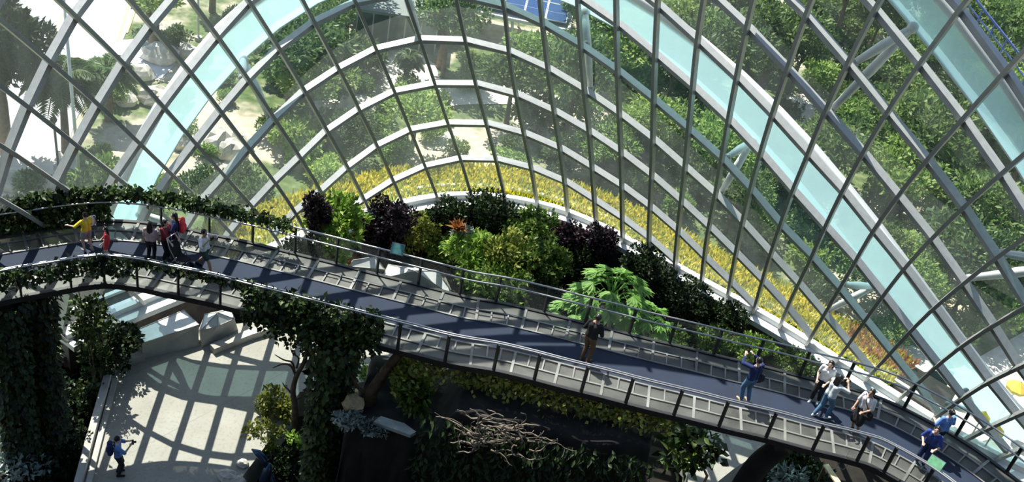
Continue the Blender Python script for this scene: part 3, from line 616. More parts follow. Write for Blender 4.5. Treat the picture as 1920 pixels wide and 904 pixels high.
def capsule(mb, p0, p1, r0, r1, n=12):
    p0, p1 = Vector(p0), Vector(p1); t = (p1-p0); L = t.length; t = t.normalized() if L > 1e-6 else Vector((0, 0, 1))
    pts, rr = [], []
    for a in (-80, -50, -20, 0): pts.append(p0+t*r0*math.sin(math.radians(a))); rr.append(r0*math.cos(math.radians(a)))
    for a in (0, 20, 50, 80): pts.append(p1+t*r1*math.sin(math.radians(a))); rr.append(r1*math.cos(math.radians(a)))
    a = t.cross(Vector((0, 0, 1)) if abs(t.z) < 0.9 else Vector((1, 0, 0))).normalized(); b = t.cross(a)
    mb.sweep(None, [[p+a*r*math.cos(2*PI*q/n)+b*r*math.sin(2*PI*q/n) for q in range(n)] for p, r in zip(pts, rr)])
def remesh(mb, name, mat, parent, vox, smooth=4, sc=1.0):
    o = mesh_obj('tmp', [tuple(Vector(v)*1.0) for v in mb.v], mb.f, None)
    m = o.modifiers.new('r', 'REMESH'); m.mode = 'VOXEL'; m.voxel_size = vox
    if smooth:
        s = o.modifiers.new('s', 'SMOOTH'); s.iterations = smooth; s.factor = 0.5
    dg = bpy.context.evaluated_depsgraph_get(); me = bpy.data.meshes.new_from_object(o.evaluated_get(dg)); me.name = name
    old = o.data; bpy.data.objects.remove(o); bpy.data.meshes.remove(old)
    me.materials.clear(); me.materials.append(mat); me.polygons.foreach_set('use_smooth', [True]*len(me.polygons))
    r = bpy.data.objects.new(name, me); C.objects.link(r); r.parent = parent; r.scale = (sc, sc, sc); return r
def person(label, foot, z, headpx, ang, top, bottom, kind='trousers', skin=SKP, hair='short', pelvis=(0, 0, 0.93), lean=(0, 0.0), feet=((-0.10, 0, 0), (0.10, 0, 0)),
           hands=((-0.27, 0.08, 0.82), (0.27, 0.08, 0.82)), sleeve=0.5, look=(0, 0), shoes='shoe', grp=None, h=None):
    """feet and hands: targets in a 1.7 m body (x to its right, y forward); lean: (sideways, forward) shift of the shoulders"""
    F0 = P(foot[0], foot[1], z)
    if h is None: h = min((0.9+0.01*k for k in range(110)), key=lambda q: abs(proj(F0+Vector((0, 0, q)))[1]-headpx[1]))
    sc = h/1.72; root = tag(empty('person', F0, math.radians(ang-90)), label, 'person', grp)
    V = Vector; pel = V(pelvis); ch = V((lean[0], lean[1], 0))
    waist = pel+V((0, 0, 0.15))+ch*0.3; chest = pel+V((0, 0, 0.36))+ch*0.75; neck = pel+V((0, 0, 0.52-0.25*ch.length))+ch
    head = neck+V((look[0]*0.05+ch.x*0.2, 0.03+ch.y*0.15, 0.155))
    sh = [neck+V((s*0.175, 0, -0.05)) for s in (-1, 1)]; hip = [pel+V((s*0.09, 0, -0.03)) for s in (-1, 1)]
    ank = [V(f)+V((0, -0.03, 0.085)) for f in feet]; kn = []; 
    for q in (0, 1):
        k_, a_ = ik(hip[q], ank[q], 0.43, 0.42, V((0, 1, 0.1))); kn.append(k_); ank[q] = a_
    el, wr = [], []
    for q in (0, 1):
        e_, w_ = ik(sh[q], V(hands[q]), 0.29, 0.25, V(((-1, 1)[q]*0.5, -0.6, -0.5))); el.append(e_); wr.append(w_)
    b = MB(); c = capsule
    for s in (-1, 1):
        c(b, pel+V((s*.075, 0, -.02)), waist+V((s*.055, 0, 0)), .105, .095); c(b, waist+V((s*.055, 0, 0)), chest+V((s*.075, 0, 0)), .09, .105)
        c(b, chest+V((s*.07, 0, 0)), neck+V((s*.06, 0, -.04)), .10, .06)
    c(b, neck+V((0, 0, -.05)), head+V((0, 0, -.05)), .058, .052)
    b.ball(head, (.078, .095, .115), 14, 10); c(b, head+V((0, .03, -.055)), head+V((0, .052, -.075)), .05, .038)   # skull and jaw
    c(b, head+V((0, .09, .015)), head+V((0, .108, -.018)), .009, .014)                                          # nose
    for s in (-1, 1): b.ball(head+V((s*.08, -.005, -.005)), (.014, .022, .032), 8, 6)                            # ears
    for q, s in ((0, -1), (1, 1)):
        c(b, sh[q], el[q], .052, .040); c(b, el[q], wr[q], .039, .026); c(b, hip[q], kn[q], .088, .056); c(b, kn[q], kn[q].lerp(ank[q], .3), .056, .057); c(b, kn[q].lerp(ank[q], .3), ank[q], .056, .036)
        toe = V((s*.02, .17, -.055)); c(b, ank[q]+V((0, -.02, -.045)), ank[q]+toe, .036, .026)
        f = (wr[q]-el[q]).normalized(); a = f.cross(V((0, 0, 1)) if abs(f.z) < .9 else V((0, 1, 0))).normalized(); n = f.cross(a)
        c(b, wr[q], wr[q]+f*.07, .024, .030); c(b, wr[q]+f*.03+a*.018, wr[q]+f*.075+a*.022, .016, .014); c(b, wr[q]+f*.03-a*.018, wr[q]+f*.075-a*.022, .016, .014)
        for i_, (ox, ln) in enumerate(((-.030, .055), (-.010, .066), (.010, .062), (.030, .048))):
            p0 = wr[q]+f*.085+a*ox; p1 = p0+f*ln*.55+a*ox*.15; p2 = p1+(f*.8+n*.5).normalized()*ln*.5
            c(b, p0, p1, .0095, .009, 8); c(b, p1, p2, .009, .008, 8)
        t0 = wr[q]+f*.035-a*.028*s; t1 = t0+(f*.6-a*.8*s).normalized()*.035; c(b, t0, t1, .012, .011, 8); c(b, t1, t1+f*.028, .011, .009, 8)
    remesh(b, 'body', skin, root, 0.0105, 2, sc)
    for s in (-1, 1):
        m = MB(); m.ball(head+V((s*.032, .086, .018)), .0105, 8, 6); o = m.build('eye', EYE, root, True); o.scale = (sc,)*3
    m = MB(); m.box(head+V((0, .095, -.052)), (.042, .012, .009)); o = m.build('mouth', K['maroon'], root); o.scale = (sc,)*3
    # hair
    m = MB(); m.ball(head+V((0, -.018, .022)), (.092, .100, .112), 14, 10)
    if hair == 'long':
        for x in (-.05, 0, .05): c(m, head+V((x, -.06, .02)), head+V((x*1.3, -.10, -.30)), .055, .045)
    if hair == 'bun': m.ball(head+V((0, -.10, .07)), .05, 10, 8)
    hr = remesh(m, 'hair', HAIRM, root, 0.014, 2, sc)
    # top
    m = MB(); g = .016
    for s in (-1, 1):
        c(m, pel+V((s*.075, 0, .03)), waist+V((s*.058, 0, 0)), .108+g, .10+g); c(m, waist+V((s*.058, 0, 0)), chest+V((s*.078, 0, 0)), .095+g, .108+g); c(m, chest+V((s*.07, 0, 0)), neck+V((s*.055, 0, -.06)), .10+g, .058+g)
    for q in (0, 1):
        e = sh[q].lerp(el[q], min(1, sleeve*2)); c(m, sh[q], e, .056+g, .047+g)
        if sleeve > .5: c(m, el[q], el[q].lerp(wr[q], (sleeve-.5)*1.9), .045+g, .033+g)
    remesh(m, 'shirt', top, root, 0.016, 3, sc)
    # bottom
    m = MB()
    for s in (-1, 1): c(m, pel+V((s*.075, 0, -.03)), pel+V((s*.07, 0, .06)), .112+g, .10+g)
    if kind in ('trousers', 'shorts'):
        for q in (0, 1):
            if kind == 'shorts': c(m, hip[q], hip[q].lerp(kn[q], .62), .096+g, .085+g)
            else: c(m, hip[q], kn[q], .093+g, .062+g); c(m, kn[q], kn[q].lerp(ank[q], .9), .062+g, .044+g)
        remesh(m, kind, bottom, root, 0.016, 3, sc)
    else:
        mk = (kn[0]+kn[1])/2; lo = mk if kind == 'skirt' else (ank[0]+ank[1])/2+V((0, 0, .08))
        for q in (0, 1): c(m, hip[q], (kn[q] if kind == 'skirt' else kn[q].lerp(ank[q], .75)), .10+g, .11+g if kind == 'skirt' else .10)
        c(m, pel, lo+V((0, 0, .04)), .12, .13); remesh(m, 'skirt', bottom, root, 0.018, 3, sc)
    for q, s in ((0, -1), (1, 1)):
        m = MB(); toe = V((s*.02, .17, -.055)); c(m, ank[q]+V((0, -.03, -.045)), ank[q]+toe, .045, .036); c(m, ank[q]+V((0, -.02, -.04)), ank[q]+V((0, -.01, .0)), .045, .044)
        remesh(m, 'shoe', K[shoes], root, 0.014, 2, sc)
    mwd = Matrix.Translation(F0) @ Matrix.Rotation(math.radians(ang-90), 4, 'Z') @ Matrix.Scale(sc, 4)
    return dict(root=root, W=lambda v: mwd @ Vector(v), head=head, wr=wr, sh=sh, chest=chest, pel=pel, sc=sc, ang=ang)
def bag(name, p, size, ang, mat, label, cat, strap=None):
    r = tag(empty(name, p, math.radians(ang-90)), label, cat); m = MB(); x, y, z = size
    capsule(m, (-x*.3, 0, -z*.3), (-x*.3, 0, z*.3), y*.5, y*.45); capsule(m, (x*.3, 0, -z*.3), (x*.3, 0, z*.3), y*.5, y*.45); capsule(m, (0, 0, -z*.32), (0, 0, z*.36), y*.55, y*.45)
    remesh(m, 'pouch', mat, r, 0.014, 3)
    m = MB(); m.ball((0, y*.5, -z*.12), (x*.3, y*.14, z*.2), 10, 6); m.build('pocket', mat, r, True)
    for s in ((-1, 1) if strap is None else ()):
        m = MB(); m.tube([(s*x*.25, -y*.4, -z*.3), (s*x*.28, -y*.9, 0), (s*x*.25, -y*.7, z*.4), (s*x*.2, -y*.2, z*.45)], .014, 6); m.build('strap', K['black'], r, True)
    if strap: m = MB(); m.tube([Vector(q)-Vector(p) for q in strap], .012, 6); o = m.build('strap', K['black'], r, True); o.rotation_euler = (0, 0, -math.radians(ang-90))
    return r
def phone(p, ang, label, name='phone', big=False):
    r = tag(empty(name, p, math.radians(ang-90)), label, 'camera' if big else 'phone')
    m = MB(); m.box((0, 0, 0), (.13, .06, .09) if big else (.15, .012, .078)); m.build('case', K['black'], r)
    m = MB()
    if big: m.tube([(0, .03, 0), (0, .10, 0)], .034, 12)
    else: m.tube([(.055, .006, .022), (.055, .012, .022)], .008, 8)
    m.build('lens', M_dark, r)
G1 = None
p1 = person('person in a bright yellow shirt by the ivy-hung rail, arm stretched out', (165, 470), ZD, (157, 399), 150, K['yellow'], K['grey'], 'shorts', hair='short', hands=((-0.50, 0.30, 1.22), (0.20, 0.30, 1.05)), feet=((-.12, .05, 0), (.12, -.08, 0)))
p2 = person('child in red standing behind the near rail', (203, 484), ZD, (190, 432), 200, K['red'], K['red'], 'shorts', h=1.10, hair='long', hands=((-.22, .22, .95), (.22, .22, .95)))
p3 = person('person with long black hair in a pale pink top', (284, 489), ZD, (286, 436), 95, K['pink'], K['black'], 'trousers', hair='long', h=1.36)
p4 = person('person in a dark red top holding pushchair handles', (312, 488), ZD, (300, 432), 340, K['maroon'], K['black'], 'trousers', hair='long', hands=((-.18, .38, 1.0), (.18, .38, 1.0)), h=1.45)
p5 = person('person in navy blue with a red backpack, hand raised', (330, 478), ZD, (331, 414), 200, K['navy'], K['navy'], 'trousers', hair='long', hands=((-.22, .36, 1.20), (.24, .10, .85)), h=1.5, sleeve=.8)
p6 = person('person striding in a white shirt and dark green shorts', (384, 507), ZD, (377, 428), 340, K['white'], K['green'], 'shorts', skin=SK, hair='short', pelvis=(0, 0, .88), feet=((-.08, -.36, .03), (.08, .36, 0)), hands=((-.16, .20, 1.42), (.18, .24, 1.38)), shoes='black', lean=(0, -.03))
p7 = person('person in a black top and patterned brown trousers beside the papaya leaves', (1096, 677), ZD, (1126, 584), 60, K['black'], K['brown'], 'trousers', skin=SK, hair='bun', lean=(.02, .06), hands=((-.20, .20, .95), (.20, .26, .98)), shoes='brown', h=1.72)
p8 = person('person in navy top and blue jeans lifting a phone towards the wall', (1394, 752), ZD, (1427, 672), 120, K['navy'], K['jean'], 'trousers', hair='short', hands=((-.20, .40, 1.52), (.10, .40, 1.50)), feet=((-.10, .04, 0), (.10, -.05, 0)), shoes='tan', sleeve=.9)
p9 = person('person in a white top and black trousers standing against the outer balustrade', (1527, 752), ZD, (1560, 690), 240, K['white'], K['black'], 'trousers', hair='long', hands=((-.14, .26, 1.0), (.16, .26, 1.02)), sleeve=.3, feet=((-.10, 0, 0), (.10, .10, 0)), shoes='white', h=1.55)
p10 = person('person in a pale tee and light blue jeans holding a phone up', (1538, 782), ZD, (1570, 716), 30, K['pale'], K['jean'], 'trousers', hair='long', pelvis=(0, 0, .92), lean=(0, .05), hands=((-.08, .34, 1.44), (.14, .34, 1.44)), feet=((-.10, -.18, 0), (.10, .14, 0)), shoes='white', h=1.6)
p11 = person('person in a white tee with black skirt and crossbody bag', (1600, 808), ZD, (1620, 729), 220, K['white'], K['black'], 'skirt', skin=SK, hair='short', hands=((-.16, .28, 1.05), (.18, .28, 1.0)), sleeve=.45, shoes='black', h=1.6)
p12 = person('person in a deep blue top leaning on the near rail by the green sign', (1722, 872), ZD, (1741, 800), 235, K['blue'], K['navy'], 'trousers', hair='short', lean=(0, .12), hands=((-.22, .42, 1.10), (.16, .34, 1.08)), h=1.6)
p13 = person('person in blue and white half hidden behind the leaning visitor', (1744, 846), ZD, (1751, 782), 110, K['sky'], K['black'], 'trousers', hair='bun', hands=((-.20, .25, 1.1), (.20, .25, 1.1)), h=1.6)
p14 = person('person in a light blue shirt and black trousers photographing on the plaza', (224, 889), 0.0, (218, 819), 25, K['sky'], K['black'], 'trousers', hair='short', hands=((-.10, .36, 1.36), (.12, .36, 1.34)), shoes='black')
def wpt(p, v): return p['W'](v)
phone(wpt(p6, (0, .30, 1.44)), 340, 'dark phone held up by the striding person in shorts')
phone(wpt(p8, (-.05, .50, 1.56)), 120, 'dark phone held high by the person in navy and jeans')
phone(wpt(p10, (.03, .44, 1.47)), 30, 'dark phone held by the person in the pale tee')
phone(wpt(p14, (.01, .46, 1.40)), 25, 'black camera raised by the photographer on the plaza', 'camera_body', True)
bag('backpack', wpt(p5, (0, -.22, 1.24)), (.30, .19, .40), 20, K['red'], 'red backpack worn by the person in navy', 'bag')
bag('backpack', wpt(p14, (0, -.22, 1.24)), (.30, .18, .42), 205, K['navy'], 'dark backpack worn by the plaza photographer', 'bag')
bag('shoulder_bag', wpt(p8, (.24, -.05, .92)), (.26, .14, .22), 120, K['black'], 'black shoulder bag at the hip of the person in navy', 'bag', [wpt(p8, (.22, -.03, 1.0)), wpt(p8, (.15, -.10, 1.30)), wpt(p8, (-.10, .0, 1.46))])
bag('crossbody_bag', wpt(p11, (-.22, .08, .90)), (.28, .15, .24), 220, K['black'], 'black crossbody bag on the person in white tee and skirt', 'bag', [wpt(p11, (-.20, .06, 1.0)), wpt(p11, (-.05, .14, 1.25)), wpt(p11, (.14, .02, 1.46))])
bag('tote_bag', wpt(p1, (.34, .16, 1.12)), (.30, .12, .34), 150, K['white'], 'white tote bag held beside the yellow shirt', 'bag')
# pushchair
pp = wpt(p4, (0, .62, 0)); pc = tag(empty('pushchair', pp, math.radians(340-90)), 'dark folding pushchair in front of the person in dark red', 'pushchair')
mb = MB(); mb.add([(-.2, -.12, .35), (.2, -.12, .35), (.2, .2, .30), (-.2, .2, .30), (-.2, -.24, .85), (.2, -.24, .85), (-.2, -.16, .35), (.2, -.16, .35), (.2, .2, .26), (-.2, .2, .26), (-.2, -.28, .85), (.2, -.28, .85)],
       [(0, 1, 2, 3), (0, 4, 5, 1), (6, 9, 8, 7), (6, 7, 11, 10), (3, 2, 8, 9), (4, 10, 11, 5), (0, 3, 9, 6), (1, 7, 8, 2), (0, 6, 10, 4), (1, 5, 11, 7)]); mb.build('seat', K['black'], pc)
mb = MB()
for x in (-.22, .22): mb.tube([(x, -.28, 1.02), (x, -.2, .7), (x, .22, .08)], .014, 6); mb.tube([(x, -.22, .08), (x, .05, .5)], .014, 6)
mb.tube([(-.22, -.28, 1.02), (.22, -.28, 1.02)], .016, 6); mb.build('frame', M_steel, pc, True)
for x in (-.22, .22):
    for y in (-.22, .22):
        mb = MB(); mb.tube([(x-.02, y, .08), (x+.02, y, .08)], .08, 14); mb.build('wheel', M_dark, pc)
# ================================================================= planting helpers
ZB = -1.2
BXS = sorted((b.x, b.y) for b in BASE)
def base_y(x): return float(np.interp(x, [a for a, b in BXS], [b for a, b in BXS]))
def crown_at(px, py, wpx, hpx, z0, lift=0.0):
    """centre, radii of a crown standing on z0 that fills wpx x hpx of the photo"""
    r = 1.0; rz = 1.0
    for _ in range(6):
        c = P(px, py, z0+rz*1.05+lift); lim = base_y(c.x)-r*.8-.35
        if c.y > lim and z0 < -.5: c = PY(px, py, lim)
        D = (c-Vector(CAM)).length; r = wpx/2*D/FPX
        dep = math.asin((CAM[2]-c.z)/D); a = hpx/2*D/FPX
        rz = math.sqrt(max((0.45*a)**2, a*a-(r*0.8*math.sin(dep))**2))/math.cos(dep)
    return c, r, rz
def stems(mb, rx, rz, rng, n=5, r=0.03):
    for q in range(n):
        a = 2*PI*q/n+rng.uniform(-.4, .4); e = rng.uniform(.3, .6)
        mb.tube([(0.06*math.cos(a), 0.06*math.sin(a), 0), (rx*e*.5*math.cos(a), rx*e*.5*math.sin(a), rz*.55), (rx*e*math.cos(a), rx*e*math.sin(a), rz*1.25)], [r, r*.8, r*.4], 6)
def bush(name, px, py, wpx, hpx, mat, label, cat='shrub', n=1100, L=0.20, W=0.10, z0=ZB, seed=1, shell=.5, up=.25, droop=0.0, grp=None, lift=0.0):
    c, r, rz = crown_at(px, py, wpx, hpx, z0, lift)
    root = tag(empty(name, (c.x, c.y, z0)), label, cat, grp); rng = random.Random(seed)
    cz = max(rz*.9, c.z-z0); bl = [(a, b, d-rz+cz, e, g, h) for a, b, d, e, g, h in bush_blobs(r, r*.85, rz, seed)]
    if cz > rz*1.7: bl += [(0, 0, cz*.45, r*.6, r*.5, cz*.45)]; n = int(n*1.3)
    v, f = blob_leaves(bl, n, L, W, seed, shell, .8, up, droop); v[:, 2] = np.maximum(v[:, 2], .02)
    arr_obj('foliage', v, f, mat, root)
    mb = MB(); stems(mb, r, cz, rng); mb.build('stem', M_bark, root); return root
# ---------------------------------------------------------------- planted bed between bridge and glass
BED = [
 (592, 402, 50, 80, L_purple, 'purple-black shrub nearest the ivy end, before the bright yellow-green bush', 900, .16, .09),
 (625, 407, 100, 76, L_light, 'bright yellow-green bush beside the purple-black shrubs', 1200, .26, .13),
 (735, 414, 86, 92, L_purple, 'tall purple-black shrub in front of the white sill and flower strip', 1600, .16, .10),
 (690, 432, 52, 60, L_purple, 'low purple-black shrub between the yellow-green bush and the tall dark one', 800, .15, .08),
 (704, 405, 36, 34, L_grey, 'silvery shrub tucked against the tall purple-black shrub', 500, .16, .06),
 (790, 440, 76, 78, L_olive, 'olive-yellow shrub just beyond the teal rail sign', 1300, .17, .08),
 (840, 402, 90, 70, L_dark, 'dark green shrub behind the rusty bromeliad', 1300, .16, .09),
 (925, 398, 110, 66, L_dark, 'dark green shrub at the white sill under the middle panes', 1500, .17, .09),
 (868, 436, 44, 38, L_grey, 'small pale grey-green rounded shrub', 700, .10, .05),
 (838, 470, 90, 64, L_broad, 'mid-green rounded shrub below the pale grey-green ball', 1200, .18, .09),
 (905, 470, 120, 70, L_light, 'large light green shrub in the middle of the bed', 1700, .26, .11),
 (960, 478, 90, 66, L_olive, 'yellowish shrub next to the large light green one', 1200, .22, .10),
 (935, 525, 130, 66, L_broad, 'broad green shrub close behind the bridge rail', 1500, .22, .11),
 (1000, 425, 80, 60, L_broad, 'green shrub at the sill just past the dark green ones', 1100, .18, .09),
 (1062, 446, 76, 66, L_purple, 'first of two dark plum shrubs near the sill', 1200, .15, .08),
 (1130, 452, 64, 62, L_purple, 'second of two dark plum shrubs, beside the bare white sill', 1100, .15, .08),
 (1022, 486, 90, 62, L_broad, 'green shrub between the plum shrubs and the rail', 1200, .20, .10),
 (1095, 500, 100, 74, L_dark, 'dark shrub behind the papaya leaves', 1500, .17, .09),
 (1010, 556, 100, 60, L_dark, 'dark shrub under the rail before the papaya', 1200, .17, .09),
 (1215, 505, 110, 74, L_dark, 'dark leafy shrub at the foot of the bare white sill', 1600, .16, .09),
 (1290, 560, 120, 80, L_dark, 'dark small-leaved shrub past the papaya', 1800, .14, .08),
 (1255, 640, 80, 44, L_broad, 'green shrub squeezed between papaya and rail', 900, .16, .08),
 (1360, 598, 90, 64, L_dark, 'last dark shrub before the bare concrete wall', 1300, .14, .08),
 (1345, 640, 80, 46, L_broad, 'green shrub behind the rail beside the bare concrete wall', 1000, .15, .08),
 (1408, 655, 70, 52, L_light, 'light green shrub under the concrete wall', 900, .15, .07),
 (1492, 685, 70, 44, L_broad, 'small green shrub at the wall, farthest along the bridge', 800, .13, .06),
 (640, 492, 70, 40, L_rust, 'low orange-green shrub behind the rail near the faceted canopies', 600, .18, .08),
 (555, 470, 70, 44, L_dark, 'dark undergrowth shrub behind the rail where the ivy ends', 800, .15, .08),
 (740, 455, 70, 30, L_dark, 'dark low shrub under the teal rail sign', 700, .15, .08),
 (900, 430, 70, 50, L_dark, 'dark shrub between the pale ball and the sill', 900, .15, .08)]
for q, (x, y, w, h, m, lb, n, l, wd) in enumerate(BED):
    big = 1.0 if 770 < x < 870 else 1.22 if m in (L_light, L_olive, L_broad) else 1.05
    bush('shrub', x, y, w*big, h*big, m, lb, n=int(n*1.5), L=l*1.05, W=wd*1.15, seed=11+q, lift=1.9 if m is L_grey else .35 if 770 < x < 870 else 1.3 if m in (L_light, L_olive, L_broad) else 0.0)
# dense low ground cover in the bed
rng = np.random.RandomState(5); pos = []
while len(pos) < 5200:
    p = P(rng.uniform(540, 1480), rng.uniform(390, 720), ZB); k = proj((p.x, p.y, ZB))
    if p.y > 26.0 and p.y < base_at(min(25, max(-8, 5+p.x*1.12))).y-0.2: pos.append((p.x, p.y, ZB+rng.uniform(0, .5)))
pos = np.array(pos); dr = rng.normal(size=pos.shape)*.6; dr[:, 2] += .6; dr /= np.linalg.norm(dr, axis=1)[:, None]
v, f = leaf_arrays(pos, dr, rng.normal(size=pos.shape)+[0, 0, 1], rng.uniform(.15, .35, len(pos)), rng.uniform(.07, .15, len(pos)))
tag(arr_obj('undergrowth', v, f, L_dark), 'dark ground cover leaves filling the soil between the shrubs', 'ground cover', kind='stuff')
# bromeliad (rusty rosette)
def rosette(name, px, py, z0, hgt, mat, label, cat, L, n=26, W=.09, seed=3):
    p = P(px, py, z0+hgt); root = tag(empty(name, (p.x, p.y, z0)), label, cat); r = np.random.RandomState(seed); parts = []
    for q in range(n):
        a = q*2.4; e = 0.25+1.0*q/n; d = np.array([math.cos(a)*math.cos(e), math.sin(a)*math.cos(e), math.sin(e)])
        parts.append(leaf_arrays(np.array([[0, 0, hgt*.8]]), d[None], np.array([[0, 0, 1.0]]), [L*r.uniform(.8, 1.1)], [W]))
    v, f = merge(parts); arr_obj('leaf_rosette', v, f, mat, root)
    mb = MB(); mb.tube([(0, 0, 0), (0.03, 0, hgt*.5), (0, 0, hgt*.85)], [.06, .05, .05], 8); mb.build('stem', M_bark, root); return root
rosette('bromeliad', 862, 406, ZB, 3.3, L_rust, 'rusty orange bromeliad rosette among dark green shrubs', 'bromeliad', .55, 30, .16)
# papaya-like trees: long stalks with drooping compound leaves
def papaya(px, py, z0, hgt, rad, n, label, seed):
    p = P(px, py, z0+hgt); root = tag(empty('papaya_tree', (p.x, p.y, z0)), label, 'tree', None); r = random.Random(seed); parts = []; mb = MB()
    mb.tube([(0, 0, 0), (.05, .03, hgt*.5), (0, 0, hgt*.92)], [.10, .08, .06], 8); mb.build('trunk', M_bark, root); st = MB()
    for q in range(n):
        a = q*2.399+r.uniform(-.2, .2); u = q/n; ln = rad*(1.0-.45*u); rise = .15*rad+.75*rad*u*r.uniform(.6, 1.1); b = (0, 0, hgt*(.80+.18*u))
        tip = Vector((math.cos(a)*ln, math.sin(a)*ln, b[2]+rise-.25*rad)); md = Vector((math.cos(a)*ln*.55, math.sin(a)*ln*.55, b[2]+rise*.85))
        st.tube([b, md, tip], [.022, .016, .010], 5)
        for k in range(9):        # fingers of the palmate leaf
            t = -1.9+3.8*k/8; d = Vector((math.cos(a+t*.8), math.sin(a+t*.8), -.30-.12*abs(t)+r.uniform(-.1, .1))).normalized(); l = rad*.56*(1-.15*abs(t))
            parts.append(leaf_arrays(np.array([tip]), np.array([d]), np.array([[0, 0, 1.]]), [l], [l*.34], .10))
            for s in (-1, 1):
                d2 = (d+Vector((0, 0, 1)).cross(d)*s*.55).normalized(); parts.append(leaf_arrays(np.array([tip+d*l*.35]), np.array([d2]), np.array([[0, 0, 1.]]), [l*.45], [l*.16], .1))
    v, f = merge(parts); arr_obj('leaves', v, f, L_frond, root); st.build('leaf_stalk', L_frond, root); return root
papaya(1150, 545, ZB, 3.8, 1.35, 30, 'bright green papaya tree with big fingered leaves behind the rail', 1)
papaya(1080, 580, ZB, 3.0, .9, 20, 'smaller papaya on the far side from the concrete wall, leaves over the rail', 2)
papaya(1218, 596, ZB, 3.0, .9, 20, 'smaller papaya between the big papaya and the dark small-leaved shrub', 3)
# ---------------------------------------------------------------- faceted white canopies
def faceted(label, quads, px_of, mats):
    pass
def canopy(name, label, base_px, z0, top_px, z1, roof=None, roofz=None):
    """prism with an irregular top: base and top polygons given where they stand, optional ridge point"""
    b = [P(x, y, z0) for x, y in base_px]; t = [P(x, y, z) for (x, y), z in zip(top_px, z1)]; n = len(b); o = b[0]
    root = tag(empty(name, o), label, 'planter'); 
    mb = MB(); vs = [p-o for p in b]+[p-o for p in t]; mb.add(vs, [(k, (k+1) % n, n+(k+1) % n, n+k) for k in range(n)]+[tuple(reversed(range(n)))]); mb.build('side_panel', M_clad, root)
    mb = MB(); tp = [p-o for p in t]; cen = sum(tp, Vector())/n
    if roof: 
        cen = P(*roof, roofz)-o; mb.add(tp+[cen], [(k, (k+1) % n, n) for k in range(n)])
    else: mb.add(tp, [tuple(range(n))])
    mb.build('top_panel', M_white, root)
    mb = MB(); mb.tube(tp+[tp[0]], .025, 6)
    if roof:
        for q in tp: mb.tube([q, cen], .018, 6)
    mb.build('edge_trim', M_kerb, root); return root
M_clad = plain('light_cladding', (0.50, 0.50, 0.48), 0.6, 0, 0.12, 2.0)
canopy('faceted_planter', 'long white-topped faceted box at the plaza edge under the bridge', [(268, 672), (372, 650), (362, 612), (256, 640)], 0.0, [(266, 644), (373, 609), (345, 582), (244, 624)], [.75, .75, .85, .85])
canopy('faceted_planter', 'smaller angular white box next to the long one, with a peaked top', [(378, 652), (412, 636), (446, 618), (430, 596), (372, 618)], 0.0, [(376, 620), (408, 612), (440, 598), (430, 580), (384, 590)], [.7, .8, .75, .8, .8], (408, 586), 1.15)
canopy('faceted_planter', 'low pale slab-topped canopy beyond the rail, nearer the ivy', [(664, 520), (722, 524), (716, 498), (672, 500)], ZB, [(655, 500), (722, 505), (703, 482), (662, 488)], [.0, -.1, .25, .2])
canopy('faceted_planter', 'folded pale canopy beyond the rail below the teal sign', [(716, 545), (850, 560), (842, 520), (730, 505)], ZB, [(716, 522), (850, 556), (822, 508), (728, 496)], [-.4, -.9, -.2, -.1], (778, 508), .55)
# upstand and kerbs round the plaza
mb = MB(); up_ = [P(x, y, 0.12) for x, y in ((398, 656), (470, 628), (545, 606))]
mb.bar(up_, .30, .30); struct(mb.build('kerb_strip', M_kerb))
mb = MB(); mb.bar([P(x, y, .12) for x, y in ((205, 694), (236, 676), (270, 668))], .26, .26); struct(mb.build('kerb_strip', M_kerb))
mb = MB(); mb.bar([P(x, y, .14) for x, y in ((140, 935), (168, 830), (203, 705))], .22, .34); mb.bar([P(x, y, .05) for x, y in ((158, 940), (184, 836), (216, 712))], .16, .14); struct(mb.build('kerb_strip', M_kerb))
# ---------------------------------------------------------------- plants at the left of the plaza
LEFT = [
 ('shrub', 205, 640, 120, 80, L_dark, 'dark leafy shrub between the plaza corner and the long white box', 1700, .17, .10, ZB),
 ('shrub', 172, 600, 84, 100, L_vine, 'loose dark green shrub under the bridge, in front of the arch foot', 620, .20, .12, ZB),
 ('shrub', 158, 708, 80, 56, L_dark, 'dark shrub along the plaza kerb, nearest the bridge', 1200, .17, .09, ZB),
 ('shrub', 168, 745, 56, 50, L_olive, 'olive shrub on the plaza kerb', 700, .16, .08, ZB),
 ('shrub', 130, 765, 90, 80, L_dark, 'dark shrub behind the olive one on the plaza kerb', 1300, .17, .09, ZB),
 ('shrub', 115, 840, 100, 100, L_dark, 'dark shrub by the kerb level with the plaza photographer', 1500, .17, .09, ZB),
 ('shrub', 60, 870, 120, 90, L_dark, 'dark shrub at the foot of the ivy pillars', 1600, .17, .09, ZB),
 ('silver_plant', 28, 818, 66, 40, L_grey, 'silver-leaved plant at the foot of the outermost ivy pillar, upper of the pair', 420, .22, .10, -.3),
 ('silver_plant', 40, 866, 80, 56, L_grey, 'silver-leaved plant, lower of the pair among dark shrubs', 420, .24, .09, -.3),
 ('shrub', 235, 556, 90, 34, L_light, 'bright green low hedge seen under the bridge beyond the glass', 900, .20, .09, 0.0),
 ('shrub', 118, 646, 64, 22, L_light, 'bright green strip of hedge at the arch foot under the bridge', 600, .16, .08, -.4)]
for q, (nm, x, y, w, h, m, lb, n, l, wd, z0) in enumerate(LEFT): bush(nm, x, y, w, h, m, lb, n=int(n*1.1), L=l, W=wd*1.1, seed=70+q, z0=z0)
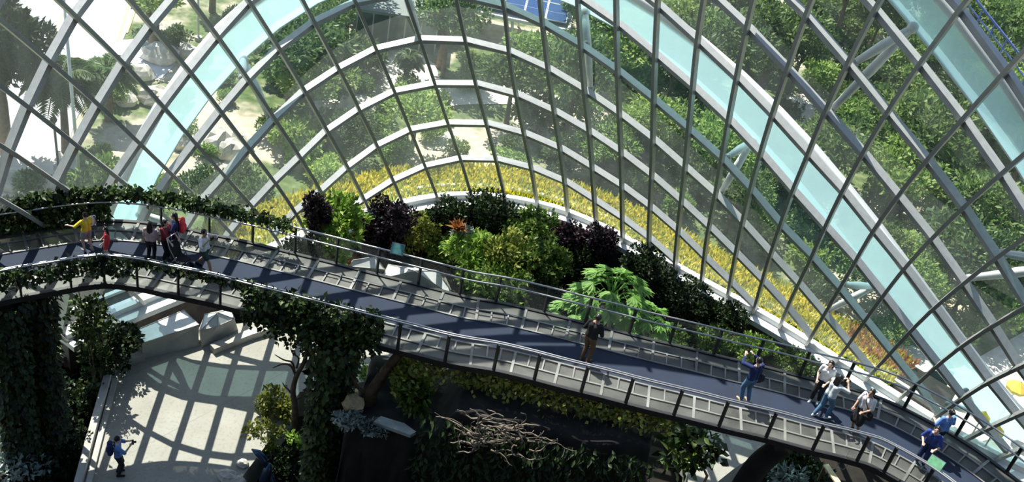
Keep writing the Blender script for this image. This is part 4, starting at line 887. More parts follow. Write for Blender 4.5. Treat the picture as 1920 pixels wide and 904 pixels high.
# ---------------------------------------------------------------- ivy-covered pillars under the bridge
def pillar(s, d, label, rad, n, seed, mat=L_vine, flare=True):
    p = on(s, d); root = tag(empty('ivy_pillar', (p.x, p.y, ZB)), label, 'pillar'); H = ZD-.15-ZB
    mb = MB(); mb.tube([(0, 0, 0), (0, 0, H)], rad*.72, 14); mb.build('shaft', M_rockd, root)
    r = np.random.RandomState(seed); a = r.uniform(0, 2*PI, n); z = r.uniform(0, H, n); R = rad*(.75+.3*r.rand(n))
    if flare: R = R*(1+.5*np.maximum(0, (z-H*.72)/(H*.28))**1.6)
    pos = np.stack([np.cos(a)*R, np.sin(a)*R, z], 1); dr = np.stack([np.cos(a)*.5, np.sin(a)*.5, -.75+r.normal(size=n)*.35], 1); dr += r.normal(size=(n, 3))*.3; dr /= np.linalg.norm(dr, axis=1)[:, None]
    nm = np.stack([np.cos(a), np.sin(a), np.full(n, .5)], 1)
    v, f = leaf_arrays(pos, dr, nm, r.uniform(.14, .26, n), r.uniform(.10, .18, n)); arr_obj('ivy', v, f, mat, root); return root
pillar(sof(P(612, 630, ZD)), HW-.35, 'thick ivy-clad pillar under the middle of the bridge beside the plaza', .62, 4200, 1)
pillar(sof(P(5, 550, ZD)), HW-.6, 'outermost dark ivy-clad pillar where the bridge curves', .55, 3600, 2, L_dark)
pillar(sof(P(68, 543, ZD)), HW-.5, 'darker slim ivy-clad pillar beside the outermost one', .36, 2600, 3, L_dark)
# ---------------------------------------------------------------- climbers on the rails
def vine(label, s0, s1, sd, zlo, zhi, n, mat, seed, thick=.18, hang=0.0, dens=None, d0=None, L=.15):
    r = np.random.RandomState(seed); root = tag(empty('climbing_vine', on((s0+s1)/2, sd*HW)), label, 'climber'); o = np.array(root.location)
    pos = []; 
    while len(pos) < n:
        u = r.rand(); 
        if dens and r.rand() > dens(u): continue
        s = s0+(s1-s0)*u; z = zlo+(zhi-zlo)*r.rand()**.8
        if hang: z -= hang*max(0, r.rand()-.3)**1.5*(1-abs(2*u-1)**2)
        q = on(s, sd*(HW if d0 is None else d0)+r.normal()*thick*.5, z); pos.append((q.x, q.y, q.z))
    pos = np.array(pos)-o; dr = r.normal(size=pos.shape)*.6; dr[:, 2] -= .4; dr /= np.linalg.norm(dr, axis=1)[:, None]
    nm = r.normal(size=pos.shape)*.6+[0, -.4, .7]; v, f = leaf_arrays(pos, dr, nm, L*r.uniform(.7, 1.3, len(pos)), L*.7*r.uniform(.7, 1.3, len(pos)))
    arr_obj('leaves', v, f, mat, root)
    mb = MB()
    for k in range(3):
        pts = [on(s0+(s1-s0)*t/14, sd*(HW if d0 is None else d0)+.03*math.sin(t*1.7+k), zlo+(zhi-zlo)*(.5+.4*math.sin(t*.9+k*2))) for t in range(15)]
        mb.tube([p-Vector(o) for p in pts], .012, 5)
    mb.build('stem', M_bark, root); return root
sx = lambda x, y: sof(P(x, y, ZD))
vine('dense dark ivy covering the far rail behind the yellow shirt', sx(-120, 485), sx(205, 424), -1, .10, 1.25, 3800, L_vine, 1, .22, L=.17)
vine('ivy running along the far top rail beyond the dark pushchair', sx(205, 424), sx(545, 478), -1, .88, 1.20, 1900, L_vine, 2, .22, dens=lambda u: 1-.7*u)
vine('loose ivy hanging over the near rail where the bridge curves', sx(-120, 580), sx(250, 543), 1, .35, 1.02, 1300, L_vine, 3, .14, dens=lambda u: 1.0-.35*u)
vine('thin ivy strands along the near handrail before the big ivy mass', sx(250, 543), sx(470, 592), 1, .78, 1.0, 420, L_vine, 4, .10)
vine('big ivy mass spilling over the near rail above the thick pillar', sx(452, 588), sx(705, 652), 1, -.25, 1.02, 3600, L_vine, 5, .30, 1.5, lambda u: 1-.75*abs(u-.5)**1.2*1.2, L=.17)
vine('mossy creeper fringe along the bridge edge above the dark rock', sx(770, 667), sx(1260, 784), 1, -.75, -.22, 1500, L_olive, 6, .35, .3, d0=HW-.15)
# ---------------------------------------------------------------- dark planted rock below the bridge
yF = 20.6
xa, xb_, xc = PY(636, 840, yF).x, PY(806, 800, yF).x, PY(1248, 820, yF).x
zsh = PY(740, 797, yF+.4).z
def ramp01(t): t = min(1, max(0, t)); return t*t*(3-2*t)
from mathutils import noise as mnoise
NX, NY = 90, 40; vs, fs = [], []
for a in range(NX+1):
    x = xa-.3+(xc-xa+.6)*a/NX
    for b in range(NY+1):
        t = b/NY; y = yF-.35+4.2*t**1.6
        edge_ = ramp01((x-xa+.3)/.5)*ramp01((xc+.3-x)/.5); H = (zsh-.08)+(5.55-zsh)*ramp01((x-xb_)/.7)
        k = ramp01((y-yF+.35-.12*mnoise.noise((x*1.3, y, 3)))/.55)*edge_*ramp01((yF+3.85-y)/.6)
        z = ZB+(H-ZB)*k; nz = mnoise.noise((x*1.6, y*1.6, z*.8)); vs.append((x+.1*nz, y+.22*mnoise.noise((x*1.4, 7, z*1.4))*(1 if b else 0), z+.15*nz*(k > .02)))
for a in range(NX):
    for b in range(NY): q = a*(NY+1)+b; fs.append((q, q+NY+1, q+NY+2, q+1))
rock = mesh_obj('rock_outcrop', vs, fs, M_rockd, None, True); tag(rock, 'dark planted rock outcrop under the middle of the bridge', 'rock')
r = np.random.RandomState(9); n = 3800; X = r.uniform(xb_-.3, xc, n); Z = ZB+(5.5-ZB)*r.rand(n); Y = yF-.30+r.rand(n)*.25
pos = np.stack([X, Y, Z], 1); dr = np.stack([r.normal(size=n)*.5, -.5+r.normal(size=n)*.3, -.6+r.normal(size=n)*.3], 1); dr /= np.linalg.norm(dr, axis=1)[:, None]
v, f = leaf_arrays(pos, dr, np.tile([0, -1, .6], (n, 1))+r.normal(size=(n, 3))*.3, r.uniform(.14, .34, n), r.uniform(.05, .12, n))
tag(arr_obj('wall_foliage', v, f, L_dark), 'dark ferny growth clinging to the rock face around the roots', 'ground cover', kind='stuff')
# tangle of roots on the face
rc = PY(936, 815, yF-.45); root = tag(empty('root_tangle', rc), 'tangled mass of bare grey driftwood roots on the dark rock', 'driftwood'); rg = random.Random(4)
for q in range(64):
    a = rg.uniform(0, 2*PI); R0 = rg.uniform(.1, 1.0)**.7; pts = []; p = Vector((R0*math.cos(a)*1.15, rg.uniform(-.25, .0), R0*math.sin(a)*.75)); d = a+PI/2*rg.choice((-1, 1))+rg.uniform(-.9, .9); L = rg.uniform(.5, 1.3)
    for k in range(9):
        pts.append(p.copy()); d += rg.uniform(-.75, .75); p = p+Vector((math.cos(d)*L/9*1.2, rg.uniform(-.05, .05), math.sin(d)*L/9*.85)); p.y = min(.02, max(-.4, p.y))
    mb = MB(); w = rg.uniform(.012, .034); mb.tube(pts, [w*(1.1-.09*k) for k in range(9)], 6); mb.build('root', M_drift, root, True)
# slab, stones, trunk and plants on the shoulder of the rock
sl = P(742, 797, zsh+.10); root = tag(empty('stone_slab', sl), 'flat grey-green slab catching light on the rock shoulder', 'stone')
mb = MB(); mb.add([(-.62, -.12, 0), (.50, -.20, 0), (.62, -.02, 0), (.2, .16, 0), (-.5, .16, 0), (-.62, -.12, -.12), (.50, -.20, -.12), (.62, -.02, -.12), (.2, .16, -.12), (-.5, .16, -.12)], [(0, 1, 2, 3, 4), (9, 8, 7, 6, 5), (0, 5, 6, 1), (1, 6, 7, 2), (2, 7, 8, 3), (3, 8, 9, 4), (4, 9, 5, 0)]); mb.build('slab', M_slab, root); root.rotation_euler = (0, 0, -.12)
def boulder(px, py, z, r, mat, label, cat='rock', seed=1, grp=None, name='boulder'):
    p = P(px, py, z+r[2]*.7); mb = MB(); rg = random.Random(seed); mb.ball((0, 0, r[2]*.55), r, 10, 7, .16, rg); o = mb.build(name, mat); o.location = (p.x, p.y, z); return tag(o, label, cat, grp)
boulder(664, 756, zsh, (.34, .28, .24), M_stone, 'ochre sunlit stone at the root of the gnarled trunk', seed=2)
boulder(655, 735, 0.0, (.30, .26, .2), M_stone, 'ochre stone between the ivy pillar and the gnarled trunk', seed=3)
def branchy(name, label, cat, base, limbs, mat):
    root = tag(empty(name, base), label, cat)
    for nm, pts, rr in limbs:
        mb = MB(); mb.tube([Vector(p)-Vector(base) for p in smoothline(pts, 14)], [rr[0]+(rr[1]-rr[0])*k/13 for k in range(14)], 8); mb.build(nm, mat, root, True)
    return root
yb = yF+1.2
Q = lambda x, y, yy=yb: PY(x, y, yy)
branchy('gnarled_tree', 'gnarled leaning bare trunk between the ivy pillar and the leafy shrub', 'tree', Q(690, 790), [('trunk', [Q(690, 790), Q(693, 745), Q(712, 712), Q(735, 680), Q(760, 650)], (.22, .12)),
    ('branch', [Q(690, 742), Q(668, 722), Q(656, 700), Q(652, 676)], (.07, .03)), ('branch', [Q(703, 724), Q(712, 705), Q(706, 690)], (.05, .02)), ('root', [Q(690, 780), Q(664, 778), Q(648, 784)], (.10, .03)), ('root', [Q(692, 780), Q(712, 776), Q(724, 786)], (.10, .03))], M_bark)
yb2 = 21.6
B = lambda x, y, yy=yb2: PY(x, y, yy)
branchy('bare_tree', 'bare twisted little tree in front of the ivy pillar, edging the plaza', 'tree', B(552, 800), [('trunk', [B(552, 800), B(553, 760), B(549, 735), B(556, 705), B(570, 680), B(576, 655)], (.11, .05)),
    ('branch', [B(555, 705), B(545, 686), B(530, 683), B(512, 690)], (.045, .012)), ('branch', [B(552, 698), B(548, 680), B(532, 675), B(515, 665)], (.04, .012)), ('branch', [B(550, 742), B(540, 730), B(534, 725), B(530, 718)], (.04, .015)),
    ('branch', [B(556, 690), B(560, 672), B(548, 662), B(545, 650)], (.035, .01)), ('branch', [B(553, 752), B(566, 742), B(572, 730)], (.03, .01))], M_bark)
SH = [
 ('shrub', 765, 712, 84, 100, L_olive, 'yellowish mossy shrub behind the gnarled trunk', 1300, .17, .08, zsh),
 ('shrub', 775, 745, 60, 80, L_broad, 'green shrub with lit drooping leaves beside the gnarled trunk', 800, .24, .10, zsh-.1),
 ('shrub', 690, 700, 50, 30, L_broad, 'wispy green shrub seen through the gnarled branches', 260, .15, .06, 0.0),
 ('shrub', 520, 765, 80, 100, L_olive, 'olive shrub at the plaza edge under the bare tree', 1300, .16, .09, ZB),
 ('shrub', 495, 820, 80, 80, L_olive, 'low brownish shrub between the olive shrub and the blue metal bird', 1000, .15, .08, ZB),
 ('shrub', 566, 845, 56, 66, L_light, 'bright lime shrub at the base of the ivy pillar', 500, .20, .10, ZB),
 ('shrub', 545, 870, 90, 80, L_dark, 'dark shrub in front of the lime shrub', 1300, .17, .09, ZB),
 ('shrub', 655, 786, 60, 34, L_grey, 'grey-leaved plant on the edge of the rock shoulder', 380, .18, .08, zsh-.2),
 ('shrub', 700, 800, 56, 24, L_grey, 'grey-green trailing plant next to the flat slab', 300, .15, .06, zsh-.2),
 ('shrub', 1280, 800, 80, 90, L_broad, 'green fern-like shrub hanging beside the dark rock end', 700, .26, .07, ZB),
 ('shrub', 1500, 875, 100, 60, L_dark, 'dark shrub with pale lit leaves beneath the bridge by the plank', 700, .26, .10, ZB),
 ('shrub', 1480, 900, 70, 50, L_grey, 'pale leafy plant below the dark trunk', 300, .30, .10, ZB)]
for q, (nm, x, y, w, h, m, lb, n, l, wd, z0) in enumerate(SH): bush(nm, x, y, w, h, m, lb, n=int(n*1.1), L=l, W=wd*1.1, seed=120+q, z0=z0)
# fern with arching fronds in front of the rock
def fern(px, py, z0, hgt, L, n, mat, label, seed, grp=None):
    p = P(px, py, z0+hgt); root = tag(empty('fern', (p.x, p.y, z0)), label, 'fern', grp); r = random.Random(seed); parts = []; mb = MB()
    for q in range(n):
        a = 2*PI*q/n+r.uniform(-.2, .2); rib = frond(parts, (0, 0, hgt*.5), a, L*r.uniform(.8, 1.1), hgt*.7, hgt*.55, 18, L*.26, L*.055, r); mb.tube(rib, [.012]*8+[.004], 5)
    v, f = merge(parts); arr_obj('frond_leaves', v, f, mat, root); mb.build('frond_rib', mat, root); mb = MB(); mb.tube([(0, 0, 0), (0, 0, hgt*.5)], .05, 8); mb.build('stem', M_bark, root); return root
pf = PY(762, 872, yF-.9); fern(762, 872, ZB, pf.z-ZB, .85, 13, L_light, 'lit fern with arching fronds low in front of the dark rock', 2)
fern(840, 885, ZB, pf.z-ZB-.2, .7, 9, L_dark, 'dark fern beside the lit one', 4)
# blue metal bird sculpture and stones
bp = P(492, 880, .5); root = tag(empty('bird_sculpture', (bp.x, bp.y, ZB)), 'dark blue metal bird sculpture with raised wing by the plaza edge', 'sculpture'); M_bird = plain('blue_metal', (0.06, 0.10, 0.17), 0.3, 0.7, 0.3)
zz = 1.6
mb = MB(); mb.tube([(.05, 0, 0), (.08, 0, zz*.4), (.10, 0, zz*.6)], [.05, .05, .06], 8); mb.build('leg', M_bird, root, True)
mb = MB(); mb.tube([(.05, .0, zz*.5), (.10, .02, zz*.75), (.16, .05, zz*1.05), (.20, .08, zz*1.2)], [.10, .20, .14, .05], 10); mb.build('body', M_bird, root, True)
mb = MB(); mb.tube([(.12, .05, zz*1.05), (.0, .1, zz*1.28), (-.20, .15, zz*1.38), (-.42, .2, zz*1.42)], [.04, .13, .12, .02], 10); mb.build('wing', M_bird, root, True)
mb = MB(); mb.tube([(.22, .05, zz*1.0), (.36, .0, zz*.7), (.40, -.02, zz*.3)], [.05, .12, .03], 10); mb.build('wing', M_bird, root, True)
for q, (x, y, s) in enumerate(((428, 892, .34), (455, 868, .22), (446, 900, .26))): boulder(x, y, 0.0, (s, s*.7, s*.6), M_boul, ('largest pale stone beside the bird sculpture', 'small pale stone nearest the plaza photographer side of the bird sculpture', 'middle-sized pale stone below the bird sculpture')[q], seed=30+q)
# big-leaved tree at the bottom and the dark trunk beside it
t0 = P(1318, 905, 0.0); tz = 1.9; root = tag(empty('big_leaved_tree', (t0.x, t0.y, ZB)), 'small tree with large dark glossy leaves over the sunlit terrace', 'tree')
c_ = P(1300, 838, tz)-Vector((t0.x, t0.y, ZB)); v, f = blob_leaves([(c_.x, c_.y, c_.z, .75, .55, .5), (c_.x+.6, c_.y, c_.z-.1, .5, .4, .4), (c_.x-.5, c_.y+.2, c_.z+.2, .5, .4, .4), (c_.x+.2, c_.y+.2, c_.z+.4, .8, .5, .35), (c_.x-.3, c_.y-.3, c_.z-.5, .8, .4, .4)], 260, .40, .23, 5, .2, .7, .1, .25)
arr_obj('leaves', v, f, L_vine, root); v, f = blob_leaves([(c_.x-.1, c_.y-.2, c_.z-.4, .55, .4, .35)], 40, .36, .2, 6, .2); arr_obj('young_leaves', v, f, L_light, root)
mb = MB(); mb.tube([(0, 0, 0), (.05, 0, c_.z*.5), c_*.98], [.06, .05, .03], 8)
for a in range(5): mb.tube([c_*.85, c_+Vector((math.cos(a*1.3)*.6, math.sin(a*1.3)*.5, .2))], [.03, .012], 6)
mb.build('trunk', M_bark, root, True)
yt = 21.6; T = lambda x, y: PY(x, y, yt)
branchy('leaning_trunk', 'thick dark leaning trunk under the bridge beside the sunlit terrace', 'tree', T(1385, 935), [('trunk', [T(1375, 950), T(1405, 895), T(1432, 862), T(1470, 836)], (.42, .30)), ('root', [T(1378, 930), T(1350, 935), T(1330, 950)], (.2, .08))], M_rockd)
pk = P(1565, 880, 0.35); pa, pb = P(1548, 872, .35), P(1578, 915, .35); root = tag(empty('plank', pa), 'sunlit pale timber plank lying beneath the bridge', 'plank')
mb = MB(); mb.bar([Vector((0, 0, 0)), (pb-pa)*.5, pb-pa], .22, .06); mb.build('board', plain('pale_timber', (.72, .62, .36), .7, 0, .2, 4.0), root)
mb = MB(); mb.bar([Vector((.0, 0, -.8)), Vector((0, 0, -.03))], .08, .08, (0, 1, 0)); mb.bar([pb-pa+Vector((.0, 0, -.8)), pb-pa+Vector((0, 0, -.03))], .08, .08, (0, 1, 0)); mb.build('support', M_bark, root)
hf = PY(1580, 872, 20.9); root = tag(empty('hanging_frame', hf), 'small empty metal frame hung below the bridge edge', 'frame'); mb = MB()
mb.tube([(-.10, 0, .22), (-.13, 0, -.1), (.08, 0, -.16), (.16, 0, .2), (-.10, 0, .22)], .012, 6); mb.build('bar', M_steel, root); mb = MB(); mb.tube([(0, 0, .2), (0, .05, .55)], .008, 5); mb.build('hanger', M_steel, root)
# ================================================================= outside the glass
OUTN = []
for k, b in enumerate(BASE):
    t = BASE[min(k+1, len(BASE)-1)]-BASE[max(k-1, 0)]; n_ = Vector((-t.y, t.x, 0)).normalized(); OUTN.append(n_ if n_.y > 0 else -n_)
def outer(i, d, z=0.0):
    k = min(max((i-IMIN)*2, 0), len(BASE)-1.001); q = int(k); t = k-q
    return BASE[q].lerp(BASE[q+1], t).xy.to_3d()+OUTN[q].lerp(OUTN[q+1], t)*d+Vector((0, 0, z))
# raised bed of yellow flowers and grass along the base
mb = MB(); ii = list(np.arange(-7.5, 20.1, 0.5)); secs = [[outer(i, .5, .62), outer(i, 2.9, .50), outer(i, 2.95, -.02), outer(i, .5, -.02)] for i in ii]; mb.sweep(None, secs); struct(mb.build('terrace', M_soil))
mb = MB(); mb.bar([outer(i, 1.15, .66) for i in ii], .16, .12); struct(mb.build('trim_2', M_white))
def strip_leaves(n, i0, i1, d0, d1, L, W, seed):
    r = np.random.RandomState(seed); pos = np.array([tuple(outer(r.uniform(i0, i1), r.uniform(d0, d1), .52)) for _ in range(n)])
    dr = r.normal(size=(n, 3))*.4; dr[:, 2] = 1; dr /= np.linalg.norm(dr, axis=1)[:, None]
    return leaf_arrays(pos, dr, r.normal(size=(n, 3)), L*r.uniform(.6, 1.2, n), np.full(n, W))
v, f = strip_leaves(15000, -3.5, 18.5, .6, 2.9, .42, .12, 1); tag(arr_obj('flower_bed', v, f, L_flow), 'long curving strip of yellow flowers and grass outside the base of the glass', 'flowers', kind='stuff')
v, f = strip_leaves(3500, -3.5, 18.5, .5, 1.6, .30, .10, 2); tag(arr_obj('green_edging', v, f, L_light), 'green edging plants along the sill side of the yellow flowers', 'flowers', kind='stuff')
v, f = strip_leaves(500, 16.5, 18.6, 1.6, 2.9, .5, .11, 3); tag(arr_obj('orange_flowers', v, f, L_rust), 'orange-red flowers at the tapering end of the yellow strip', 'flowers', kind='stuff')
# plant kinds shared by the copies
def foliage_me(name, R, rz, n, L, W, seed, mat, shell=.45, up=.25):
    v, f = blob_leaves(bush_blobs(R, R*.9, rz, seed, 10), n, L, W, seed, shell, .8, up); v[:, 2] = np.maximum(v[:, 2], .02)
    return arr_obj(name, v, f, mat, None, True)
SHR = {}
for kind, mat in (('mid', L_out), ('dark', L_outd), ('light', L_outl)):
    SHR[kind] = [foliage_me('shrub', 1.0, .75, 1700, .19, .10, 200+q, mat) for q in range(3)]
def tree_proto(kind, mat, seed):
    r = random.Random(seed); root = empty('garden_tree', (0, 0, 0)); mb = MB(); mb.tube([(0, 0, 0), (.04, .02, 1.2), (.0, .05, 2.3)], [.11, .08, .05], 7)
    for a in range(6): mb.tube([(0, .03, 1.4+.1*a), (math.cos(a*1.1)*.55, math.sin(a*1.1)*.55, 2.3+.1*a), (math.cos(a*1.1)*1.0, math.sin(a*1.1)*1.0, 2.8)], [.05, .035, .015], 5)
    mb.build('trunk', M_bark, root)
    bl = [(math.cos(a*1.1)*r.uniform(.6, 1.0), math.sin(a*1.1)*r.uniform(.6, 1.0), 2.6+r.uniform(-.3, .6), r.uniform(.55, .8), r.uniform(.55, .8), r.uniform(.4, .6)) for a in range(6)]+[(0, 0, 3.0, .8, .8, .6)]
    v, f = blob_leaves(bl, 2400, .21, .10, seed, .35); arr_obj('crown', v, f, mat, root); return root
TREES = {k: [tree_proto(k, m, 300+q) for q in range(2)] for k, m in (('mid', L_out), ('dark', L_outd), ('light', L_outl))}
USED = set()
def in_poly(x, y, poly):
    c = False; j = len(poly)-1
    for i in range(len(poly)):
        xi, yi = poly[i]; xj, yj = poly[j]
        if (yi > y) != (yj > y) and x < (xj-xi)*(y-yi)/(yj-yi)+xi: c = not c
        j = i
    return c
def zone(x, y, p):
    dB = min((Vector((b.x, b.y, 0))-Vector((p.x, p.y, 0))).length for b in BASE)
    if dB < 6.5: return 'just behind the flower strip, ' + ('on the road side' if x < 620 else 'under the crown of the glass' if x < 1150 else 'towards the bridge end')
    if x < 430: return 'among the pale boulders by the grey road'
    if x < 720: return 'beyond the first pale arch, past the boulders'
    if x < 1000: return 'around the pale clearing below the solar panels'
    if x < 1300: return 'on the slope between solar panels and descending arch'
    if x < 1560: return 'seen between the two arches, nearer the clearing'
    return 'seen between the two arches, beside the pale yard'
rg = random.Random(77); COL = {'mid': 'mid-green', 'dark': 'dark green', 'light': 'light green'}
OPEN = [ROAD]+PATHS+[[(845, -60), (1015, -60), (1015, 105), (855, 105)], [(678, -60), (795, -60), (795, 100), (684, 100)]]
def place(kind, tree, p, s, x, y, special=None):
    zn = zone(x, y, p)
    if tree:
        src = TREES[kind][rg.randrange(2)]
        if src.name not in USED: o = src; USED.add(src.name)
        else: o = copy_tree(src)
        lb = f'{COL[kind]} leafy tree {zn}'; grp = f'{COL[kind]} trees {zn}'
    else:
        me = SHR[kind][rg.randrange(3)]; o = bpy.data.objects.new('garden_shrub', me); C.objects.link(o); lb = f'{COL[kind]} shrub {zn}'; grp = f'{COL[kind]} shrubs {zn}'
    o.location = (p.x, p.y, -.02); o.rotation_euler = (0, 0, rg.uniform(0, 6.28)); o.scale = (s*rg.uniform(.85, 1.15), s*rg.uniform(.85, 1.15), s*rg.uniform(.8, 1.15))
    tag(o, lb, 'tree' if tree else 'shrub', grp)
bx = [(b.x, b.y) for b in BASE]; INNER = [(-40, -10)]+bx+[(40, -10)]
SP = 1.85; cnt = 0; gy = 24.0; BXY = [(outer(i, 3.2).x, outer(i, 3.2).y) for i in np.arange(-8, 25, .5)]
KEEP = [(-60, 10)]+BXY+[(40, 10)]
ARCHXY = [(p[0], p[1]) for p in A1LO[:2]+A1LO[-2:]]
while gy < 74:
    sp = SP*(1+max(0, gy-38)*.022); gx = -44.0
    while gx < 62:
        px_, py_ = gx+rg.uniform(-.4, .4)*sp, gy+rg.uniform(-.4, .4)*sp; gx += sp
        x, y = proj((px_, py_, .5))
        if not (-60 < x < 1990 and -70 < y < 880): continue
        if in_poly(px_, py_, KEEP): continue
        if any(in_poly(x, y+6, q) for q in OPEN): continue
        if x < 520 and y < 330 and rg.random() < .42: continue
        hi_ = proj((px_, py_, 3.2)); tall_ok = not any(in_poly(hi_[0], hi_[1], q) for q in OPEN) and not (x < 480 and y < 350)
        tz = rg.random(); light = 'light' if tz > .74 else 'dark' if tz < .34 else 'mid'
        near = min((px_-b[0])**2+(py_-b[1])**2 for b in BXY) < 9
        tree = rg.random() < (.12 if near else .30) and tall_ok; place(light, tree, Vector((px_, py_, 0)), (rg.uniform(.55, .85) if not tall_ok else rg.uniform(.75, 1.1) if near else rg.uniform(.9, 1.45))*(1+max(0, gy-42)*.012), x, y); cnt += 1
    gy += sp*.92
print('garden plants', cnt)
for k in TREES:
    for t in TREES[k]:
        if t.name not in USED:
            for c_ in list(t.children): bpy.data.objects.remove(c_)
            bpy.data.objects.remove(t)
# palms
def palm(px, py, hgt, L, label, seed, grp=None):
    p = P(px, py, 0); root = tag(empty('palm', (p.x, p.y, 0)), label, 'palm', grp); r = random.Random(seed); parts = []; mb = MB(); tp = (0.1, 0, hgt)
    mb.tube([(0, 0, 0), (.06, 0, hgt*.5), tp], [.20, .15, .13], 10); mb.build('trunk', M_bark, root, True); mb = MB()
    for q in range(22):
        u = q/22; rib = frond(parts, tp, q*2.4, L*(1-.25*u), L*(.15+.8*u), L*.75, 28, L*.30, .10, r); mb.tube(rib, [.025]*8+[.008], 5)
    v, f = merge(parts); arr_obj('fronds', v, f, L_outd, root); mb.build('frond_rib', L_outd, root)
palm(124, 285, 3.6, 2.0, 'tall dark palm beside the grey road', 1); palm(204, 225, 2.6, 1.5, 'short palm by the pale paving, next to the boulders', 2)
palm(757, 165, 1.8, 1.0, 'small palm on the pale clearing', 3); palm(398, 22, 3.4, 1.6, 'palm by the far end of the grey road, near the top of the arch', 4)
# big trees at the frame's upper corners and over the panels
def bigtree(px, py, z, rad, rz, n, mat, label, seed, L=.42):
    c = P(px, py, z); root = tag(empty('large_tree', (c.x, c.y, 0)), label, 'tree'); mb = MB(); mb.tube([(0, 0, 0), (.1, 0, z*.5), (0, 0, z)], [.28, .22, .12], 9)
    for a in range(6): mb.tube([(0, 0, z*.55), (math.cos(a*1.05)*rad*.4, math.sin(a*1.05)*rad*.4, z*.85), (math.cos(a*1.05)*rad*.75, math.sin(a*1.05)*rad*.75, z*1.02)], [.12, .08, .03], 6)
    mb.build('trunk', M_bark, root, True); v, f = blob_leaves([(x_, y_, z_+z-rz, a, b, c2) for x_, y_, z_, a, b, c2 in bush_blobs(rad, rad, rz, seed, 11)], n, L, L*.5, seed, .4); arr_obj('crown', v, f, mat, root)
bigtree(-14, 88, 5.0, 2.1, 2.2, 5200, L_dark, 'big dark tree overhanging the grey road at its near side', 1)
bigtree(840, 18, 3.4, 1.7, 1.2, 1600, L_outl, 'bright lime-green tree beside the solar panels', 2, .3)
bigtree(285, -8, 3.0, 1.5, 1.0, 1200, L_outl, 'bright green tree where the grey road leaves the view', 3, .3)
bigtree(590, 75, 3.2, 1.8, 1.3, 2400, L_outd, 'broad dark tree beyond the first pale arch, beside the dark pavilion', 4, .32)
bigtree(1460, 60, 4.2, 2.6, 1.8, 3200, L_out, 'broad green tree above the descending arch', 5, .34)
bigtree(1885, 40, 5.0, 2.8, 1.9, 3200, L_out, 'tall green tree behind the higher railed arch', 6, .36)
bigtree(1700, 320, 3.6, 2.2, 1.6, 2600, L_outl, 'spreading light green tree between arches, above the flower strip end', 7, .3)
# boulders
BO = [(300, 100, .9), (318, 62, .8), (350, 95, .7), (262, 135, .7), (235, 185, .6), (290, 180, .8), (405, 262, 1.0), (432, 280, .8), (450, 262, .7), (335, 265, .6), (670, 200, 1.0), (650, 235, .8), (1193, 215, .7), (1210, 232, .5), (1740, 235, .6), (1850, 300, .6), (1770, 525, .6), (380, 340, .5), (560, 110, .8), (528, 60, .8), (1018, 22, .6), (1385, 392, .5), (25, 340, .7), (70, 355, .8)]
for q, (x, y, s) in enumerate(BO):
    p = P(x, y, .3); zn = zone(x, y, p); boulder(x, y, -.05, (s, s*.75, s*.7), M_boul, f'pale boulder lying {zn}', 'boulder', 400+q, f'pale boulders {zn}')
# poles; the tall one gives solid form to a reflection streak
for (x, y, h_, lb) in ((800, 95, 4.0, 'pale slim lamp post beside the dark pavilion'), (152, 372, 9.0, 'tall pale reflection streak shaped as a pole beside the dark palm'), (372, 75, 3.0, 'short pale lamp post where boulders meet the arch'), (110, 318, 2.4, 'thin dark bollard post below the dark palm')):
    p = P(x, y, 0); root = tag(empty('lamp_post_or_streak', p), lb, 'post'); m_ = M_dark if 'dark bollard' in lb else M_white
    mb = MB(); mb.tube([(0, 0, 0), (0, 0, h_)], (.065 if h_ > 2.5 else .05), 10); mb.build('shaft', m_, root, True); mb = MB(); mb.tube([(0, 0, 0), (0, 0, .2)], .2, 12); mb.build('base', M_kerb, root); mb = MB(); mb.ball((0, 0, h_), .14, 10, 6); mb.build('cap', m_, root, True)
# glazed dark pavilion with solar canopy
pv = P(740, 92, 0); root = tag(empty('pavilion', pv), 'dark glazed garden pavilion above the pale clearing', 'pavilion'); root.rotation_euler = (0, 0, .12)
mb = MB(); mb.box((0, 2, 1.0), (4.4, 4.0, 2.0)); mb.build('glazed_wall', plain('dark_green_glass', (.05, .10, .09), .15, .2), root); mb = MB(); mb.box((0, 2, 2.08), (4.8, 4.4, .16)); mb.build('roof', plain('grey_roof', (.22, .25, .24), .6), root)
mb = MB()
for k in range(6): mb.box((-2.2+4.4*k/5, -.02, 1.0), (.07, .07, 2.0))
mb.build('wall_mullion', M_ring, root)
sp_ = P(935, 85, 0); root = tag(empty('solar_canopy', sp_), 'blue solar panels on white raking posts beside the lime tree', 'solar panels'); M_pv = plain('blue_solar_cell', (.05, .11, .27), .2, .3, .1)
ang_ = .12
for k in range(5):
    for j in range(2):
        mb = MB(); x0 = -2.6+1.25*k; y0 = .2+1.7*j; h0 = 2.1+.35*j; a, b, c_, d = (x0, y0, h0), (x0+1.18, y0, h0), (x0+1.18, y0+1.62, h0+.33), (x0, y0+1.62, h0+.33); dn = Vector((0, 0, -.05))
        mb.add([a, b, c_, d]+[Vector(t)+dn for t in (a, b, c_, d)], [(0, 1, 2, 3), (7, 6, 5, 4), (0, 4, 5, 1), (1, 5, 6, 2), (2, 6, 7, 3), (3, 7, 4, 0)]); o = mb.build('solar_panel', M_pv, root)
        m2 = MB(); m2.tube([a, b, c_, d, a], .03, 5); m2.tube([Vector(a).lerp(Vector(d), .5), Vector(b).lerp(Vector(c_), .5)], .015, 5); m2.build('panel_frame', M_white, o)
mb = MB(); mb.box((.5, 1.8, 1.75), (6.8, 3.8, .18)); mb.build('canopy_roof', M_white, root)
for x in (-2.4, .5, 3.4):
    for y in (.2, 3.2): mb = MB(); mb.tube([(x+.3, y, 0), (x, y, 1.7)], .09, 8); mb.build('post', M_white, root, True)
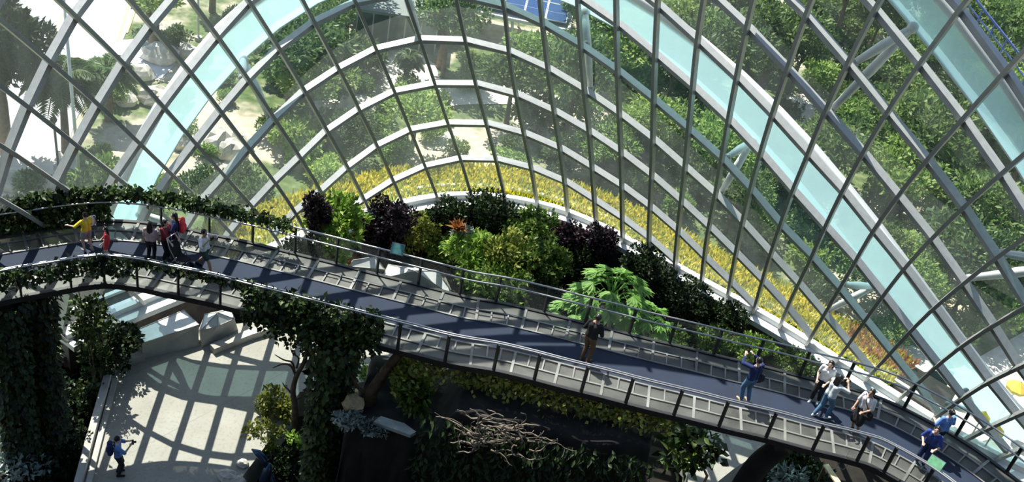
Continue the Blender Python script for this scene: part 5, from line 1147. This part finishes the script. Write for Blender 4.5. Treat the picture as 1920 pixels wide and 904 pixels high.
# yellow parasol-like awnings in the yard beyond the bridge end
def awning(px, py, hgt, r_, label):
    p = P(px, py, hgt); root = tag(empty('parasol', (p.x, p.y, 0)), label, 'parasol'); mb = MB(); n = 8; vs = [(0, 0, hgt+.3)]+[(r_*math.cos(2*PI*k/n), r_*math.sin(2*PI*k/n), hgt) for k in range(n)]+[(r_*.97*math.cos(2*PI*k/n), r_*.97*math.sin(2*PI*k/n), hgt-.12) for k in range(n)]
    mb.add(vs, [(0, 1+k, 1+(k+1) % n) for k in range(n)]+[(1+k, 1+n+k, 1+n+(k+1) % n, 1+(k+1) % n) for k in range(n)]); mb.build('canopy', M_yel, root); mb = MB(); mb.tube([(0, 0, 0), (0, 0, hgt+.3)], .03, 8); mb.build('pole', M_white, root); mb = MB(); mb.tube([(0, 0, 0), (0, 0, .12)], .25, 12); mb.build('base', M_dark, root)
M_yel = plain('yellow_canvas', (.85, .56, .06), .8)
awning(1908, 726, 2.1, .42, 'yellow parasol in the pale yard past the foot of the arch, beside a dark shrub'); awning(1842, 782, 1.8, .30, 'small yellow parasol in the yard seen just below the arch'); awning(1866, 806, 1.8, .34, 'small orange-yellow parasol close to the bridge end')
# ================================================================= light
w = bpy.data.worlds.new('world'); bpy.context.scene.world = w; w.use_nodes = True; nt = w.node_tree; nt.nodes.clear()
sky = nt.nodes.new('ShaderNodeTexSky'); sky.sky_type = 'NISHITA'; sky.sun_disc = False; sky.sun_elevation = math.radians(58); sky.sun_rotation = math.radians(-40); sky.altitude = 20
bg = nt.nodes.new('ShaderNodeBackground'); bg.inputs['Strength'].default_value = SKY; ow = nt.nodes.new('ShaderNodeOutputWorld')
nt.links.new(sky.outputs[0], bg.inputs[0]); nt.links.new(bg.outputs[0], ow.inputs[0])
sd_ = bpy.data.lights.new('sun', 'SUN'); sd_.energy = SUN; sd_.angle = math.radians(.3); sd_.color = (1, .96, .88); so = bpy.data.objects.new('sun', sd_); C.objects.link(so)
el, az = math.radians(58.0), math.radians(-40.0); dv = Vector((math.sin(az)*math.cos(el), math.cos(az)*math.cos(el), math.sin(el))); so.location = dv*60; so.rotation_euler = dv.to_track_quat('Z', 'Y').to_euler()
sc = bpy.context.scene; sc.view_settings.view_transform = 'Standard'; sc.view_settings.look = 'None'; sc.view_settings.gamma = 1; sc.view_settings.use_curve_mapping = False; sc.view_settings.exposure = EXPO
sc.cycles.max_bounces = 8; sc.cycles.transparent_max_bounces = 24; sc.cycles.diffuse_bounces = 3; sc.cycles.glossy_bounces = 3; sc.cycles.transmission_bounces = 4; sc.cycles.caustics_reflective = False; sc.cycles.caustics_refractive = False
sc.cycles.use_denoising = True
